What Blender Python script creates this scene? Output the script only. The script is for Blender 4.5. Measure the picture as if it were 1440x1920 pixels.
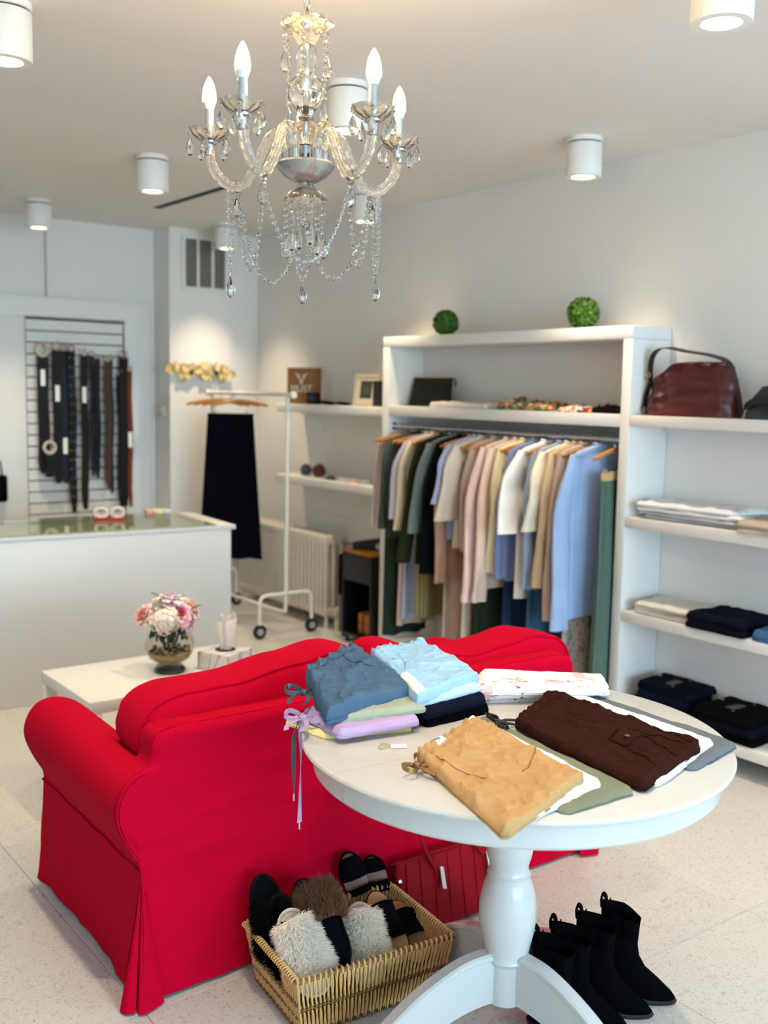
import bpy, bmesh, math, random
from mathutils import Vector, Matrix, noise
from math import sin, cos, pi, radians, sqrt, atan2

scene = bpy.context.scene
for _o in list(bpy.data.objects):
    bpy.data.objects.remove(_o)
COL = scene.collection

# ---------------------------------------------------------------- camera
YAW, PITCH, ROLL, FPX = 0.6473, 0.1167, 0.0184, 1941.0
def make_camera():
    f = Vector((sin(YAW)*cos(PITCH), cos(YAW)*cos(PITCH), -sin(PITCH)))
    r = Vector((cos(YAW), -sin(YAW), 0)); u = r.cross(f)
    r2 = r*cos(ROLL)+u*sin(ROLL); u2 = -r*sin(ROLL)+u*cos(ROLL)
    cd = bpy.data.cameras.new('camera'); ob = bpy.data.objects.new('camera', cd); COL.objects.link(ob)
    m = Matrix((r2, u2, -f)).transposed().to_4x4(); m.translation = Vector((0, 0, 1.66))
    ob.matrix_world = m
    cd.sensor_fit = 'VERTICAL'; cd.sensor_height = 36.0; cd.sensor_width = 27.0
    cd.lens = FPX/1920*36; cd.clip_start = 0.02; cd.clip_end = 100
    cd.dof.use_dof = True; cd.dof.focus_distance = 2.75; cd.dof.aperture_fstop = 2.4
    scene.camera = ob
make_camera()

# ---------------------------------------------------------------- world, daylight, exposure
w = bpy.data.worlds.new('sky'); scene.world = w; w.use_nodes = True
_nt = w.node_tree; _nt.nodes.clear()
_out = _nt.nodes.new('ShaderNodeOutputWorld'); _bg = _nt.nodes.new('ShaderNodeBackground')
_bg.inputs[0].default_value = (0.62, 0.80, 1.0, 1); _bg.inputs[1].default_value = 1.6
_nt.links.new(_bg.outputs[0], _out.inputs[0])
vs = scene.view_settings
scene.display_settings.display_device = 'sRGB'
vs.view_transform = 'Standard'; vs.look = 'None'; vs.gamma = 1.0; vs.use_curve_mapping = False
vs.exposure = -0.18
scene.cycles.use_denoising = True
scene.cycles.use_adaptive_sampling = True; scene.cycles.adaptive_threshold = 0.1; scene.cycles.adaptive_min_samples = 14
scene.cycles.max_bounces = 8; scene.cycles.diffuse_bounces = 4; scene.cycles.glossy_bounces = 2
scene.cycles.transmission_bounces = 6; scene.cycles.transparent_max_bounces = 8
scene.cycles.caustics_refractive = False; scene.cycles.caustics_reflective = False
scene.cycles.sample_clamp_indirect = 6.0

def area_light(name, loc, rot, sx, sy, power, color):
    ld = bpy.data.lights.new(name, 'AREA'); ld.shape = 'RECTANGLE'; ld.size = sx; ld.size_y = sy
    ld.energy = power; ld.color = color
    o = bpy.data.objects.new(name, ld); COL.objects.link(o); o.location = loc; o.rotation_euler = rot
    return o
# daylight falling in through the shop windows behind the camera (front wall, y = -4.5)
area_light('window_daylight', (1.70, -4.66, 1.55), (radians(-90), 0, pi), 4.5, 2.15, 540, (0.55, 0.79, 1.0))
SPOT_POWER = 102; SPOT_COLOR = (1.0, 0.79, 0.54); CANDLE_POWER = 6.0

# ---------------------------------------------------------------- helpers
def lin(c):
    def g(v):
        v = v/255.0
        return v/12.92 if v <= 0.04045 else ((v+0.055)/1.055)**2.4
    return (g(c[0]), g(c[1]), g(c[2]), 1.0)

MATS = {}
def mat(name, col, rough=0.6, metal=0.0, spec=0.5, noise_scale=0, noise_amt=0.0, bump=0.0, bump_scale=200, sheen=0.0,
        trans=0.0, ior=1.45, emit=0.0, coat=0.0, alpha=1.0, emit_col=None, stretch=None):
    if name in MATS: return MATS[name]
    m = bpy.data.materials.new(name); m.use_nodes = True; nt = m.node_tree
    b = nt.nodes['Principled BSDF']; c = lin(col)
    b.inputs['Base Color'].default_value = c; b.inputs['Roughness'].default_value = rough
    b.inputs['Metallic'].default_value = metal; b.inputs['Specular IOR Level'].default_value = spec
    b.inputs['Transmission Weight'].default_value = trans; b.inputs['IOR'].default_value = ior
    b.inputs['Coat Weight'].default_value = coat; b.inputs['Alpha'].default_value = alpha
    if sheen: b.inputs['Sheen Weight'].default_value = sheen; b.inputs['Sheen Roughness'].default_value = 0.5
    if emit:
        b.inputs['Emission Color'].default_value = lin(emit_col or col); b.inputs['Emission Strength'].default_value = emit
    tc = None
    def coord():
        nonlocal tc
        if tc is None:
            tc = nt.nodes.new('ShaderNodeTexCoord')
            if stretch:
                mp = nt.nodes.new('ShaderNodeMapping'); mp.inputs['Scale'].default_value = stretch
                nt.links.new(tc.outputs['Object'], mp.inputs[0]); tc = mp
        return tc.outputs[0] if stretch else tc.outputs['Object']
    if noise_scale:
        n = nt.nodes.new('ShaderNodeTexNoise'); n.inputs['Scale'].default_value = noise_scale; n.inputs['Detail'].default_value = 4
        nt.links.new(coord(), n.inputs['Vector'])
        mx = nt.nodes.new('ShaderNodeMix'); mx.data_type = 'RGBA'
        mx.inputs[6].default_value = tuple(v*(1-noise_amt) for v in c[:3])+(1,)
        mx.inputs[7].default_value = tuple(min(1, v*(1+noise_amt)) for v in c[:3])+(1,)
        nt.links.new(n.outputs['Fac'], mx.inputs[0]); nt.links.new(mx.outputs[2], b.inputs['Base Color'])
    if bump:
        n2 = nt.nodes.new('ShaderNodeTexNoise'); n2.inputs['Scale'].default_value = bump_scale; n2.inputs['Detail'].default_value = 3
        nt.links.new(coord(), n2.inputs['Vector'])
        bp = nt.nodes.new('ShaderNodeBump'); bp.inputs['Strength'].default_value = bump; bp.inputs['Distance'].default_value = 0.002
        nt.links.new(n2.outputs['Fac'], bp.inputs['Height']); nt.links.new(bp.outputs[0], b.inputs['Normal'])
    MATS[name] = m
    return m

def cloth(name, col, amt=0.10, rough=0.9, sheen=0.0, bump=0.35, bs=500):
    return mat(name, col, rough=rough, spec=0.06, noise_scale=9, noise_amt=amt, bump=bump, bump_scale=bs, sheen=sheen)

def stripes(name, c1, c2, scale, axis='Z', rough=0.9, distort=1.0, thresh=0.5):
    if name in MATS: return MATS[name]
    m = mat(name, c1, rough=rough, spec=0.15); nt = m.node_tree; b = nt.nodes['Principled BSDF']
    tc = nt.nodes.new('ShaderNodeTexCoord'); wv = nt.nodes.new('ShaderNodeTexWave')
    wv.wave_type = 'BANDS'; wv.bands_direction = axis; wv.inputs['Scale'].default_value = scale
    wv.inputs['Distortion'].default_value = distort; wv.inputs['Detail'].default_value = 1
    nt.links.new(tc.outputs['Object'], wv.inputs['Vector'])
    cr = nt.nodes.new('ShaderNodeValToRGB'); cr.color_ramp.elements[0].color = lin(c1); cr.color_ramp.elements[1].color = lin(c2)
    cr.color_ramp.elements[0].position = thresh-0.08; cr.color_ramp.elements[1].position = thresh+0.08
    nt.links.new(wv.outputs['Fac'], cr.inputs[0]); nt.links.new(cr.outputs[0], b.inputs['Base Color'])
    return m

def blotch(name, base, cols, scale=14, lo=0.55, rough=0.85):
    """flat print: scattered coloured blotches on a base colour"""
    if name in MATS: return MATS[name]
    m = mat(name, base, rough=rough, spec=0.15); nt = m.node_tree; b = nt.nodes['Principled BSDF']
    tc = nt.nodes.new('ShaderNodeTexCoord'); prev = None
    for i, (c, sc, th) in enumerate(cols):
        n = nt.nodes.new('ShaderNodeTexNoise'); n.inputs['Scale'].default_value = sc; n.inputs['Detail'].default_value = 3
        mp = nt.nodes.new('ShaderNodeMapping'); mp.inputs['Location'].default_value = (i*3.7, i*1.9, i*2.3)
        nt.links.new(tc.outputs['Object'], mp.inputs[0]); nt.links.new(mp.outputs[0], n.inputs['Vector'])
        cr = nt.nodes.new('ShaderNodeValToRGB'); cr.color_ramp.elements[0].position = th; cr.color_ramp.elements[1].position = th+0.03
        nt.links.new(n.outputs['Fac'], cr.inputs[0])
        mx = nt.nodes.new('ShaderNodeMix'); mx.data_type = 'RGBA'
        mx.inputs[7].default_value = lin(c)
        if prev is None: mx.inputs[6].default_value = lin(base)
        else: nt.links.new(prev, mx.inputs[6])
        nt.links.new(cr.outputs[0], mx.inputs[0]); prev = mx.outputs[2]
    nt.links.new(prev, b.inputs['Base Color'])
    return m

class MB:
    """collects geometry; build() links it as one mesh object"""
    def __init__(s): s.v = []; s.f = []
    def add(s, vs, fs, M=None):
        k = len(s.v)
        s.v += [tuple(M @ Vector(p)) for p in vs] if M is not None else [tuple(p) for p in vs]
        s.f += [tuple(i+k for i in q) for q in fs]
        return s
    def box(s, x0, x1, y0, y1, z0, z1, M=None):
        vs = [(x, y, z) for z in (z0, z1) for y in (y0, y1) for x in (x0, x1)]
        fs = [(0, 2, 3, 1), (4, 5, 7, 6), (0, 1, 5, 4), (2, 6, 7, 3), (0, 4, 6, 2), (1, 3, 7, 5)]
        return s.add(vs, fs, M)
    def rbox(s, x0, x1, y0, y1, z0, z1, r=0.01, seg=2, M=None):
        bm = bmesh.new(); bmesh.ops.create_cube(bm, size=1)
        for v in bm.verts:
            v.co = Vector((x0+(v.co.x+.5)*(x1-x0), y0+(v.co.y+.5)*(y1-y0), z0+(v.co.z+.5)*(z1-z0)))
        bmesh.ops.bevel(bm, geom=list(bm.edges), offset=r, segments=seg, profile=0.5, affect='EDGES')
        bm.verts.index_update()
        s.add([v.co[:] for v in bm.verts], [[v.index for v in q.verts] for q in bm.faces], M); bm.free()
        return s
    def loft(s, rings, cap=True, closed=True, M=None):
        n = len(rings[0]); vs = [p for r in rings for p in r]; fs = []
        for i in range(len(rings)-1):
            for j in range(n if closed else n-1):
                a = i*n+j; b = i*n+(j+1) % n
                fs.append((a, b, b+n, a+n))
        if cap and closed:
            fs.append(tuple(reversed(range(n)))); fs.append(tuple(range((len(rings)-1)*n, len(rings)*n)))
        return s.add(vs, fs, M)
    def lathe(s, prof, n=24, c=(0, 0, 0), M=None, cap=True, ripple=0, amp=0.0, stretch=None):
        rings = []
        for (r, z) in prof:
            ring = []
            for k in range(n):
                a = 2*pi*k/n; rr = r*(1+amp*cos(ripple*a)) if ripple else r
                ring.append((c[0]+rr*cos(a), c[1]+rr*sin(a), c[2]+z))
            rings.append(ring)
        return s.loft(rings, cap, True, M)
    def tube(s, pts, r, n=8, M=None, cap=True, closed=False):
        P = [Vector(p) for p in pts]; L = len(P)
        R = r if isinstance(r, (list, tuple)) else [r]*L
        rings = []; up = None
        for i in range(L):
            if closed: t = (P[(i+1) % L]-P[i-1])
            else: t = (P[min(i+1, L-1)]-P[max(i-1, 0)])
            if t.length < 1e-9: t = Vector((0, 0, 1))
            t.normalize()
            if up is None:
                up = Vector((0, 0, 1)) if abs(t.z) < 0.9 else Vector((1, 0, 0))
            side = up-t*up.dot(t)
            if side.length < 1e-6: side = t.orthogonal()
            side.normalize(); up = side; bi = t.cross(side)
            rings.append([tuple(P[i]+(side*cos(2*pi*k/n)+bi*sin(2*pi*k/n))*R[i]) for k in range(n)])
        if closed: rings.append(rings[0]); return s.loft(rings, False, True, M)
        return s.loft(rings, cap, True, M)
    def ribbon(s, pts, wdir, wd, th=0.0015, M=None):
        """flat strap along pts, width along wdir"""
        P = [Vector(p) for p in pts]; rings = []
        for i, p in enumerate(P):
            t = (P[min(i+1, len(P)-1)]-P[max(i-1, 0)]).normalized()
            wv = Vector(wdir(i) if callable(wdir) else wdir); wv = (wv-t*wv.dot(t)).normalized(); nv = t.cross(wv)
            ww = wd[i] if isinstance(wd, (list, tuple)) else wd
            rings.append([tuple(p+wv*a*ww/2+nv*b*th/2) for a, b in ((-1, -1), (1, -1), (1, 1), (-1, 1))])
        return s.loft(rings, True, True, M)
    def sphere(s, c, rx, ry=None, rz=None, nu=12, nv=8, M=None):
        ry = ry or rx; rz = rz or rx; rings = []
        for i in range(nv+1):
            t = -pi/2+pi*i/nv; e = max(cos(t), 0.02)
            rings.append([(c[0]+rx*e*cos(2*pi*k/nu), c[1]+ry*e*sin(2*pi*k/nu), c[2]+rz*sin(t)) for k in range(nu)])
        return s.loft(rings, True, True, M)
    def prism(s, outline, z0, z1, M=None):
        n = len(outline)
        vs = [(x, y, z0) for x, y in outline]+[(x, y, z1) for x, y in outline]
        fs = [tuple(reversed(range(n))), tuple(range(n, 2*n))]+[(i, (i+1) % n, n+(i+1) % n, n+i) for i in range(n)]
        return s.add(vs, fs, M)
    def grid(s, fn, nu, nv, M=None):
        vs = [tuple(fn(i/nu, j/nv)) for i in range(nu+1) for j in range(nv+1)]
        fs = [(i*(nv+1)+j, (i+1)*(nv+1)+j, (i+1)*(nv+1)+j+1, i*(nv+1)+j+1) for i in range(nu) for j in range(nv)]
        return s.add(vs, fs, M)
    def mesh(s, name, m=None, smooth=True, angle=40):
        me = bpy.data.meshes.new(name); me.from_pydata(s.v, [], s.f); me.update()
        bm = bmesh.new(); bm.from_mesh(me); bmesh.ops.recalc_face_normals(bm, faces=bm.faces); bm.to_mesh(me); bm.free()
        if smooth:
            me.shade_smooth(); me.set_sharp_from_angle(angle=radians(angle))
        if m: me.materials.append(m)
        return me
    def build(s, name, m, parent=None, smooth=True, angle=40, label=None, cat=None, group=None, kind=None):
        return link(name, s.mesh(name, m, smooth, angle), parent, label, cat, group, kind)

def link(name, me, parent=None, label=None, cat=None, group=None, kind=None, M=None):
    o = bpy.data.objects.new(name, me); COL.objects.link(o)
    if parent is not None: o.parent = parent
    if M is not None: o.matrix_local = M
    tag(o, label, cat, group, kind)
    return o
def tag(o, label=None, cat=None, group=None, kind=None):
    if label: o['label'] = label
    if cat: o['category'] = cat
    if group: o['group'] = group
    if kind: o['kind'] = kind
    return o
def thing(name, label, cat, loc=(0, 0, 0), rz=0.0, group=None, rot=None):
    o = bpy.data.objects.new(name, None); COL.objects.link(o); o.location = loc
    o.rotation_euler = rot if rot else (0, 0, rz); o.empty_display_size = 0.1
    return tag(o, label, cat, group)
def copy_tree(o, parent=None):
    c = o.copy(); COL.objects.link(c); c.parent = parent
    for ch in [k for k in bpy.data.objects if k.parent == o]:
        copy_tree(ch, c)
    return c
def fbm(x, y, z=0.0, o=3):
    v = 0; a = 1; t = 0
    for i in range(o):
        v += a*noise.noise((x*2**i, y*2**i, z+i*7.1)); t += a; a *= 0.5
    return v/t
def smooth_path(pts, n=8):
    """catmull-rom"""
    P = [Vector(p) for p in pts]; out = []
    for i in range(len(P)-1):
        p0 = P[max(i-1, 0)]; p1 = P[i]; p2 = P[i+1]; p3 = P[min(i+2, len(P)-1)]
        for k in range(n):
            t = k/n
            out.append(0.5*((2*p1)+(p2-p0)*t+(2*p0-5*p1+4*p2-p3)*t*t+(-p0+3*p1-3*p2+p3)*t**3))
    out.append(P[-1]); return out

# ---------------------------------------------------------------- shared materials
WHITE = mat('white_paint', (228, 227, 224), rough=0.55, spec=0.3)
LACQ = mat('white_lacquer', (226, 226, 225), rough=0.35, spec=0.45)
WALLM = mat('wall_paint', (230, 229, 226), rough=0.85, spec=0.2, noise_scale=3, noise_amt=0.015)
CEILM = mat('ceiling_paint', (230, 228, 225), rough=0.9, spec=0.15, noise_scale=2, noise_amt=0.015)
CHROME = mat('chrome', (200, 202, 205), rough=0.15, metal=1.0)
STEEL = mat('brushed_steel', (170, 170, 172), rough=0.35, metal=1.0)
BLACK = mat('black_plastic', (18, 18, 20), rough=0.5)
BLKCLOTH = cloth('black_cloth', (8, 8, 10), amt=0.25)
WOOD = mat('hanger_wood', (196, 132, 62), rough=0.45, noise_scale=30, noise_amt=0.25, stretch=(1, 8, 8))
PAPER = mat('paper_tag', (246, 245, 242), rough=0.7)
INK = mat('dark_ink', (40, 40, 46), rough=0.7)
GOLD = mat('brass', (200, 150, 70), rough=0.3, metal=1.0)
# ================================================================= the room
XW, YV, YS, ZC = 4.186, 7.22, 7.49, 2.835
XL, YF = -0.85, -4.50
def struct(name, mb, m, parent=None, **k):
    o = mb.build(name, m, parent, **k)
    if parent is None: o['kind'] = 'structure'
    return o

def tile_material():
    m = mat('terrazzo_tile', (214, 206, 194), rough=0.28, spec=0.5); nt = m.node_tree; b = nt.nodes['Principled BSDF']
    tc = nt.nodes.new('ShaderNodeTexCoord'); oi = nt.nodes.new('ShaderNodeObjectInfo')
    mul = nt.nodes.new('ShaderNodeVectorMath'); mul.operation = 'SCALE'; mul.inputs[3].default_value = 31.0
    cmb = nt.nodes.new('ShaderNodeCombineXYZ')
    for i in range(3): nt.links.new(oi.outputs['Random'], cmb.inputs[i])
    nt.links.new(cmb.outputs[0], mul.inputs[0])
    ad = nt.nodes.new('ShaderNodeVectorMath'); ad.operation = 'ADD'
    nt.links.new(tc.outputs['Object'], ad.inputs[0]); nt.links.new(mul.outputs[0], ad.inputs[1])
    def chips(scale, th, c_out, prev, wdt=0.03):
        n = nt.nodes.new('ShaderNodeTexNoise'); n.inputs['Scale'].default_value = scale; n.inputs['Detail'].default_value = 2
        nt.links.new(ad.outputs[0], n.inputs['Vector'])
        cr = nt.nodes.new('ShaderNodeValToRGB'); cr.color_ramp.elements[0].position = th; cr.color_ramp.elements[1].position = th+wdt
        nt.links.new(n.outputs['Fac'], cr.inputs[0])
        mx = nt.nodes.new('ShaderNodeMix'); mx.data_type = 'RGBA'; mx.inputs[7].default_value = lin(c_out)
        if prev is None: mx.inputs[6].default_value = lin((199, 199, 196))
        else: nt.links.new(prev, mx.inputs[6])
        nt.links.new(cr.outputs[0], mx.inputs[0]); return mx.outputs[2]
    p = chips(55, 0.60, (186, 185, 181), None, 0.06)
    p = chips(170, 0.645, (136, 131, 123), p)
    p = chips(90, 0.66, (214, 212, 206), p)
    hsv = nt.nodes.new('ShaderNodeHueSaturation'); mr = nt.nodes.new('ShaderNodeMapRange')
    mr.inputs[3].default_value = 0.965; mr.inputs[4].default_value = 1.02
    nt.links.new(oi.outputs['Random'], mr.inputs[0]); nt.links.new(mr.outputs[0], hsv.inputs['Value'])
    nt.links.new(p, hsv.inputs['Color']); nt.links.new(hsv.outputs[0], b.inputs['Base Color'])
    return m

floor = struct('floor', MB().box(XL-.1, XW+.1, YF-.1, YS+.1, -0.06, -0.012), mat('grout', (198, 194, 186), rough=0.9))
T_ = 0.6075; GAP = 0.0007
_tile = None; TM = tile_material()
TX0 = 1.07-4*T_; TY0 = 1.827-11*T_
for i in range(9):
    for j in range(21):
        x0 = TX0+i*T_; y0 = TY0+j*T_
        if x0 > XW or y0 > YS or x0+T_ < XL or y0+T_ < YF: continue
        if _tile is None:
            h = T_/2-GAP; b_ = 0.0012
            rings = [[(-h, -h, -.012), (h, -h, -.012), (h, h, -.012), (-h, h, -.012)],
                     [(-h, -h, -b_), (h, -h, -b_), (h, h, -b_), (-h, h, -b_)],
                     [(-h+b_, -h+b_, 0), (h-b_, -h+b_, 0), (h-b_, h-b_, 0), (-h+b_, h-b_, 0)]]
            _tile = MB().loft(rings).mesh('floor_tile', TM, smooth=False)
        o = link('floor_tile', _tile, floor); o.location = (x0+T_/2, y0+T_/2, 0)

ceiling = struct('ceiling', MB().box(XL-.1, XW+.1, YF-.1, YS+.1, ZC, ZC+.08), CEILM)
struct('wall_right', MB().box(XW, XW+.12, YF-.1, YS+.1, -.05, ZC), WALLM)
struct('wall_left', MB().box(XL-.12, XL, YF-.1, YS+.1, -.05, ZC), WALLM)
struct('wall_back', MB().box(XL-.1, 3.44, YS, YS+.12, -.05, ZC), WALLM)
struct('wall_pillar', MB().box(3.422, 3.94, YV, YS+.12, -.05, ZC), WALLM)
struct('wall_corner', MB().box(3.94, XW, YV+.03, YS+.12, -.05, ZC), WALLM)
# front wall with two shop windows and a glazed door behind the camera
fw = MB(); y0, y1 = YF-.12, YF
fw.box(XL, XW, y0, y1, 2.62, ZC); fw.box(XL, XW, y0, y1, -.05, 0.45)
for a, b in ((XL, -0.55), (1.62, 1.80), (3.97, XW)): fw.box(a, b, y0, y1, 0.45, 2.62)
struct('wall_front', fw, WALLM)
def thin_glass(name, tint=(0.97, 0.99, 0.98), refl=0.07):
    if name in MATS: return MATS[name]
    m = bpy.data.materials.new(name); m.use_nodes = True; nt = m.node_tree; nt.nodes.clear()
    o = nt.nodes.new('ShaderNodeOutputMaterial'); mx = nt.nodes.new('ShaderNodeMixShader')
    t = nt.nodes.new('ShaderNodeBsdfTransparent'); t.inputs[0].default_value = (*tint, 1)
    g = nt.nodes.new('ShaderNodeBsdfGlossy'); g.inputs['Roughness'].default_value = 0.02
    fr = nt.nodes.new('ShaderNodeFresnel'); gm = nt.nodes.new('ShaderNodeNewGeometry'); mr = nt.nodes.new('ShaderNodeMapRange')
    mr.inputs[3].default_value = 1.45; mr.inputs[4].default_value = 1/1.45   # the pane's far face reflects like its near face
    nt.links.new(gm.outputs['Backfacing'], mr.inputs[0]); nt.links.new(mr.outputs[0], fr.inputs[0])
    nt.links.new(fr.outputs[0], mx.inputs[0]); nt.links.new(t.outputs[0], mx.inputs[1]); nt.links.new(g.outputs[0], mx.inputs[2])
    nt.links.new(mx.outputs[0], o.inputs[0]); MATS[name] = m
    return m
WG = thin_glass('window_glass')
for k, (a, b) in enumerate(((-0.55, 1.62), (1.80, 3.97))):
    wf = MB()
    for x0, x1, z0, z1 in ((a, a+.05, .45, 2.62), (b-.05, b, .45, 2.62), (a, b, .45, .50), (a, b, 2.57, 2.62), ((a+b)/2-.02, (a+b)/2+.02, .45, 2.62)):
        wf.box(x0, x1, YF-.09, YF-.03, z0, z1)
    wo = struct('window_%d' % (k+1), wf, mat('window_frame_metal', (60, 60, 62), rough=0.5))
    for x0, x1 in ((a+.05, (a+b)/2-.02), ((a+b)/2+.02, b-.05)):
        MB().box(x0, x1, YF-.063, YF-.057, .50, 2.57).build('pane', WG, wo)
# chair rail / ledge strip low on the walls beside the radiator
struct('trim_1', MB().rbox(XW-.014, XW, 5.22, YV+.03, .585, .625, .004), WHITE)
struct('trim_2', MB().rbox(3.94, XW-.014, YV+.012, YV+.03, .585, .625, .004), WHITE)
struct('baseboard_right', MB().rbox(XW-.014, XW, YF, YV, 0, .11, .004), WHITE)
struct('baseboard_back', MB().rbox(XL, 3.42, YS-.014, YS, 0, .11, .004), WHITE)
struct('baseboard_pillar', MB().rbox(3.42, 3.94, YV-.014, YV, 0, .11, .004), WHITE)
# framed panel that holds the slatwall (wide flat casing round it)
pn = MB()
pn.rbox(2.10, 3.36, YS-.045, YS, 2.14, 2.28, .004); pn.rbox(2.10, 2.42, YS-.045, YS, 0.0, 2.14, .004); pn.rbox(3.165, 3.36, YS-.045, YS, 0, 2.14, .004)
struct('trim_3', pn, mat('casing_paint', (232, 233, 232), rough=0.5))
struct('trim_4', MB().rbox(2.585, 2.600, YS-.012, YS, 2.28, ZC, .002), mat('seam_strip', (196, 188, 168), rough=0.8))
# the slatwall: horizontal boards with dark grooves between
sw = thing('slatwall', 'white slatwall board with dark grooves hung with belts behind the counter', 'slatwall', (2.425, YS-.03, 0))
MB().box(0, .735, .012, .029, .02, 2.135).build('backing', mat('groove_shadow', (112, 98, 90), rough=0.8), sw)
zz = 2.125; k = 0; bw = 0.735
SLATM = mat('slat_board', (229, 229, 228), rough=0.5)
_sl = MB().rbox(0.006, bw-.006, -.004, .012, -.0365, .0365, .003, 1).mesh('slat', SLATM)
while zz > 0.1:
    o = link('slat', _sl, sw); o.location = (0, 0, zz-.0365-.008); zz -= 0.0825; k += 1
MB().box(-.012, .004, -.008, .028, .02, 2.14).build('edge_strip', mat('edge_strip_tan', (176, 160, 150), rough=0.6), sw)
# vent grille on the pillar
vt = thing('wall_vent', 'white wall vent grille with three grey louvre openings high on the pillar', 'vent', (3.715, YV, 2.585))
fr = MB(); W_, H_ = .195, .205
fr.rbox(-W_, W_, -.016, 0, H_-.03, H_, .003); fr.rbox(-W_, W_, -.016, 0, -H_, -H_+.03, .003)
for x0, x1 in ((-W_, -W_+.03), (W_-.03, W_), (-.072, -.052), (.052, .072)): fr.rbox(x0, x1, -.016, 0, -H_+.03, H_-.03, .003)
fr.build('frame', WHITE, vt)
MB().box(-W_+.01, W_-.01, -.004, 0, -H_+.01, H_-.01).build('backing', mat('vent_dark', (92, 86, 80), rough=0.8), vt)
_lv = MB().box(-.05, .05, -.012, -.004, -.0035, .0035).mesh('louvre', mat('vent_louvre', (150, 144, 136), rough=0.6))
for cx in (-.1185, 0, .1185):
    for q in range(19):
        o = link('louvre', _lv, vt); o.location = (cx, 0, -H_+.04+q*.0182); o.rotation_euler = (0.6, 0, 0); o.scale = (.98 if cx else 1.08, 1, 1)
# thermostat on the pillar's side
th = thing('thermostat', 'small beige thermostat box on the side of the pillar', 'thermostat', (3.422, 7.33, 1.475))
MB().rbox(-.028, 0, -.04, .04, -.045, .045, .005).build('housing', mat('thermostat_beige', (205, 196, 170), rough=0.5), th)
MB().rbox(-.031, -.027, -.025, .025, .0, .03, .001).build('dial_window', mat('thermostat_window', (226, 222, 205), rough=0.3), th)
# linear slot diffuser in the ceiling and a flat ceiling disc
sd = thing('slot_diffuser', 'long narrow black slot air diffuser in the ceiling', 'air vent', (0, 0, 0))
MB().rbox(2.99, 3.04, 5.40, 6.54, ZC-.004, ZC+.002, .001).build('frame', mat('slot_black', (22, 22, 24), rough=0.6), sd)
MB().box(3.012, 3.018, 5.41, 6.53, ZC-.007, ZC-.003).build('blade', BLACK, sd)
cd_ = thing('ceiling_disc', 'flat beige cover disc on the ceiling behind the chandelier', 'ceiling cover', (3.735, 5.965, ZC))
MB().lathe([(.062, 0), (.062, -.004), (.055, -.008), (.0, -.009)], 28).build('plate', mat('disc_beige', (196, 184, 158), rough=0.5), cd_)
MB().lathe([(.016, -.008), (.014, -.02), (.003, -.024)], 16).build('nozzle', STEEL, cd_)

# ================================================================= ceiling downlights
CANM = mat('downlight_white', (232, 231, 228), rough=0.45, spec=0.35)
LENS = mat('downlight_lens', (255, 240, 205), rough=0.4, emit=9.0, emit_col=(255, 226, 170))
def can_meshes():
    base = MB().lathe([(.0, 0), (.0835, 0), (.0835, -.020), (.078, -.022), (.0, -.022)], 40).mesh('mounting_ring', CANM)
    gap = MB().lathe([(.0, -.02), (.076, -.02), (.076, -.030), (.0, -.030)], 40).mesh('shadow_gap', mat('downlight_gap', (74, 74, 78), rough=0.6))
    body = MB().lathe([(.0, -.028), (.080, -.028), (.0825, -.032), (.0825, -.172), (.080, -.176), (.056, -.177), (.051, -.170), (.050, -.163), (0, -.163)], 40).mesh('housing', CANM)
    lens = MB().lathe([(0, -.1655), (.0495, -.1655), (.0495, -.169), (.0, -.171)], 32).mesh('lens', LENS)
    return base, gap, body, lens
CM = can_meshes()
LAMPS = {
 (1.07, 3.42): 'white cylinder downlight cut by the left edge, nearest on that side',
 (2.47, 1.80): 'white cylinder downlight cut by the top edge at the far right',
 (2.38, 3.43): 'large white cylinder downlight directly behind the chandelier stem',
 (3.70, 3.41): 'white cylinder downlight on the ceiling above the clothes shelving unit',
 (2.34, 5.13): 'white cylinder downlight left of the chandelier near the black slot diffuser',
 (3.72, 5.16): 'white cylinder downlight half hidden behind the right chandelier strands',
 (2.32, 6.81): 'white cylinder downlight farthest to the left above the slatwall',
 (3.69, 6.83): 'smallest white cylinder downlight in front of the wall vent',
 (1.07, 0.07): 'white cylinder downlight behind the camera, left row',
 (2.36, 0.07): 'white cylinder downlight behind the camera, middle row',
 (3.70, 0.07): 'white cylinder downlight behind the camera, right row',
 (1.07, 1.75): 'white cylinder downlight overhead, left row',
 (3.70, 1.75): 'white cylinder downlight overhead beside the right shelves',
 (1.07, 5.13): 'white cylinder downlight out of view left, above the counter',
}
for (x, y), lab in LAMPS.items():
    t = thing('downlight', lab, 'downlight', (x, y, ZC), group='white cylinder ceiling downlights')
    for nm, me in zip(('mounting_ring', 'shadow_gap', 'housing', 'lens'), CM): link(nm, me, t)
    ld = bpy.data.lights.new('downlight_beam', 'SPOT'); ld.energy = SPOT_POWER; ld.color = SPOT_COLOR
    ld.spot_size = radians(86); ld.spot_blend = 0.95; ld.shadow_soft_size = 0.035
    lo = bpy.data.objects.new('downlight_beam', ld); COL.objects.link(lo); lo.parent = t; lo.location = (0, 0, -.182)

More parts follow.
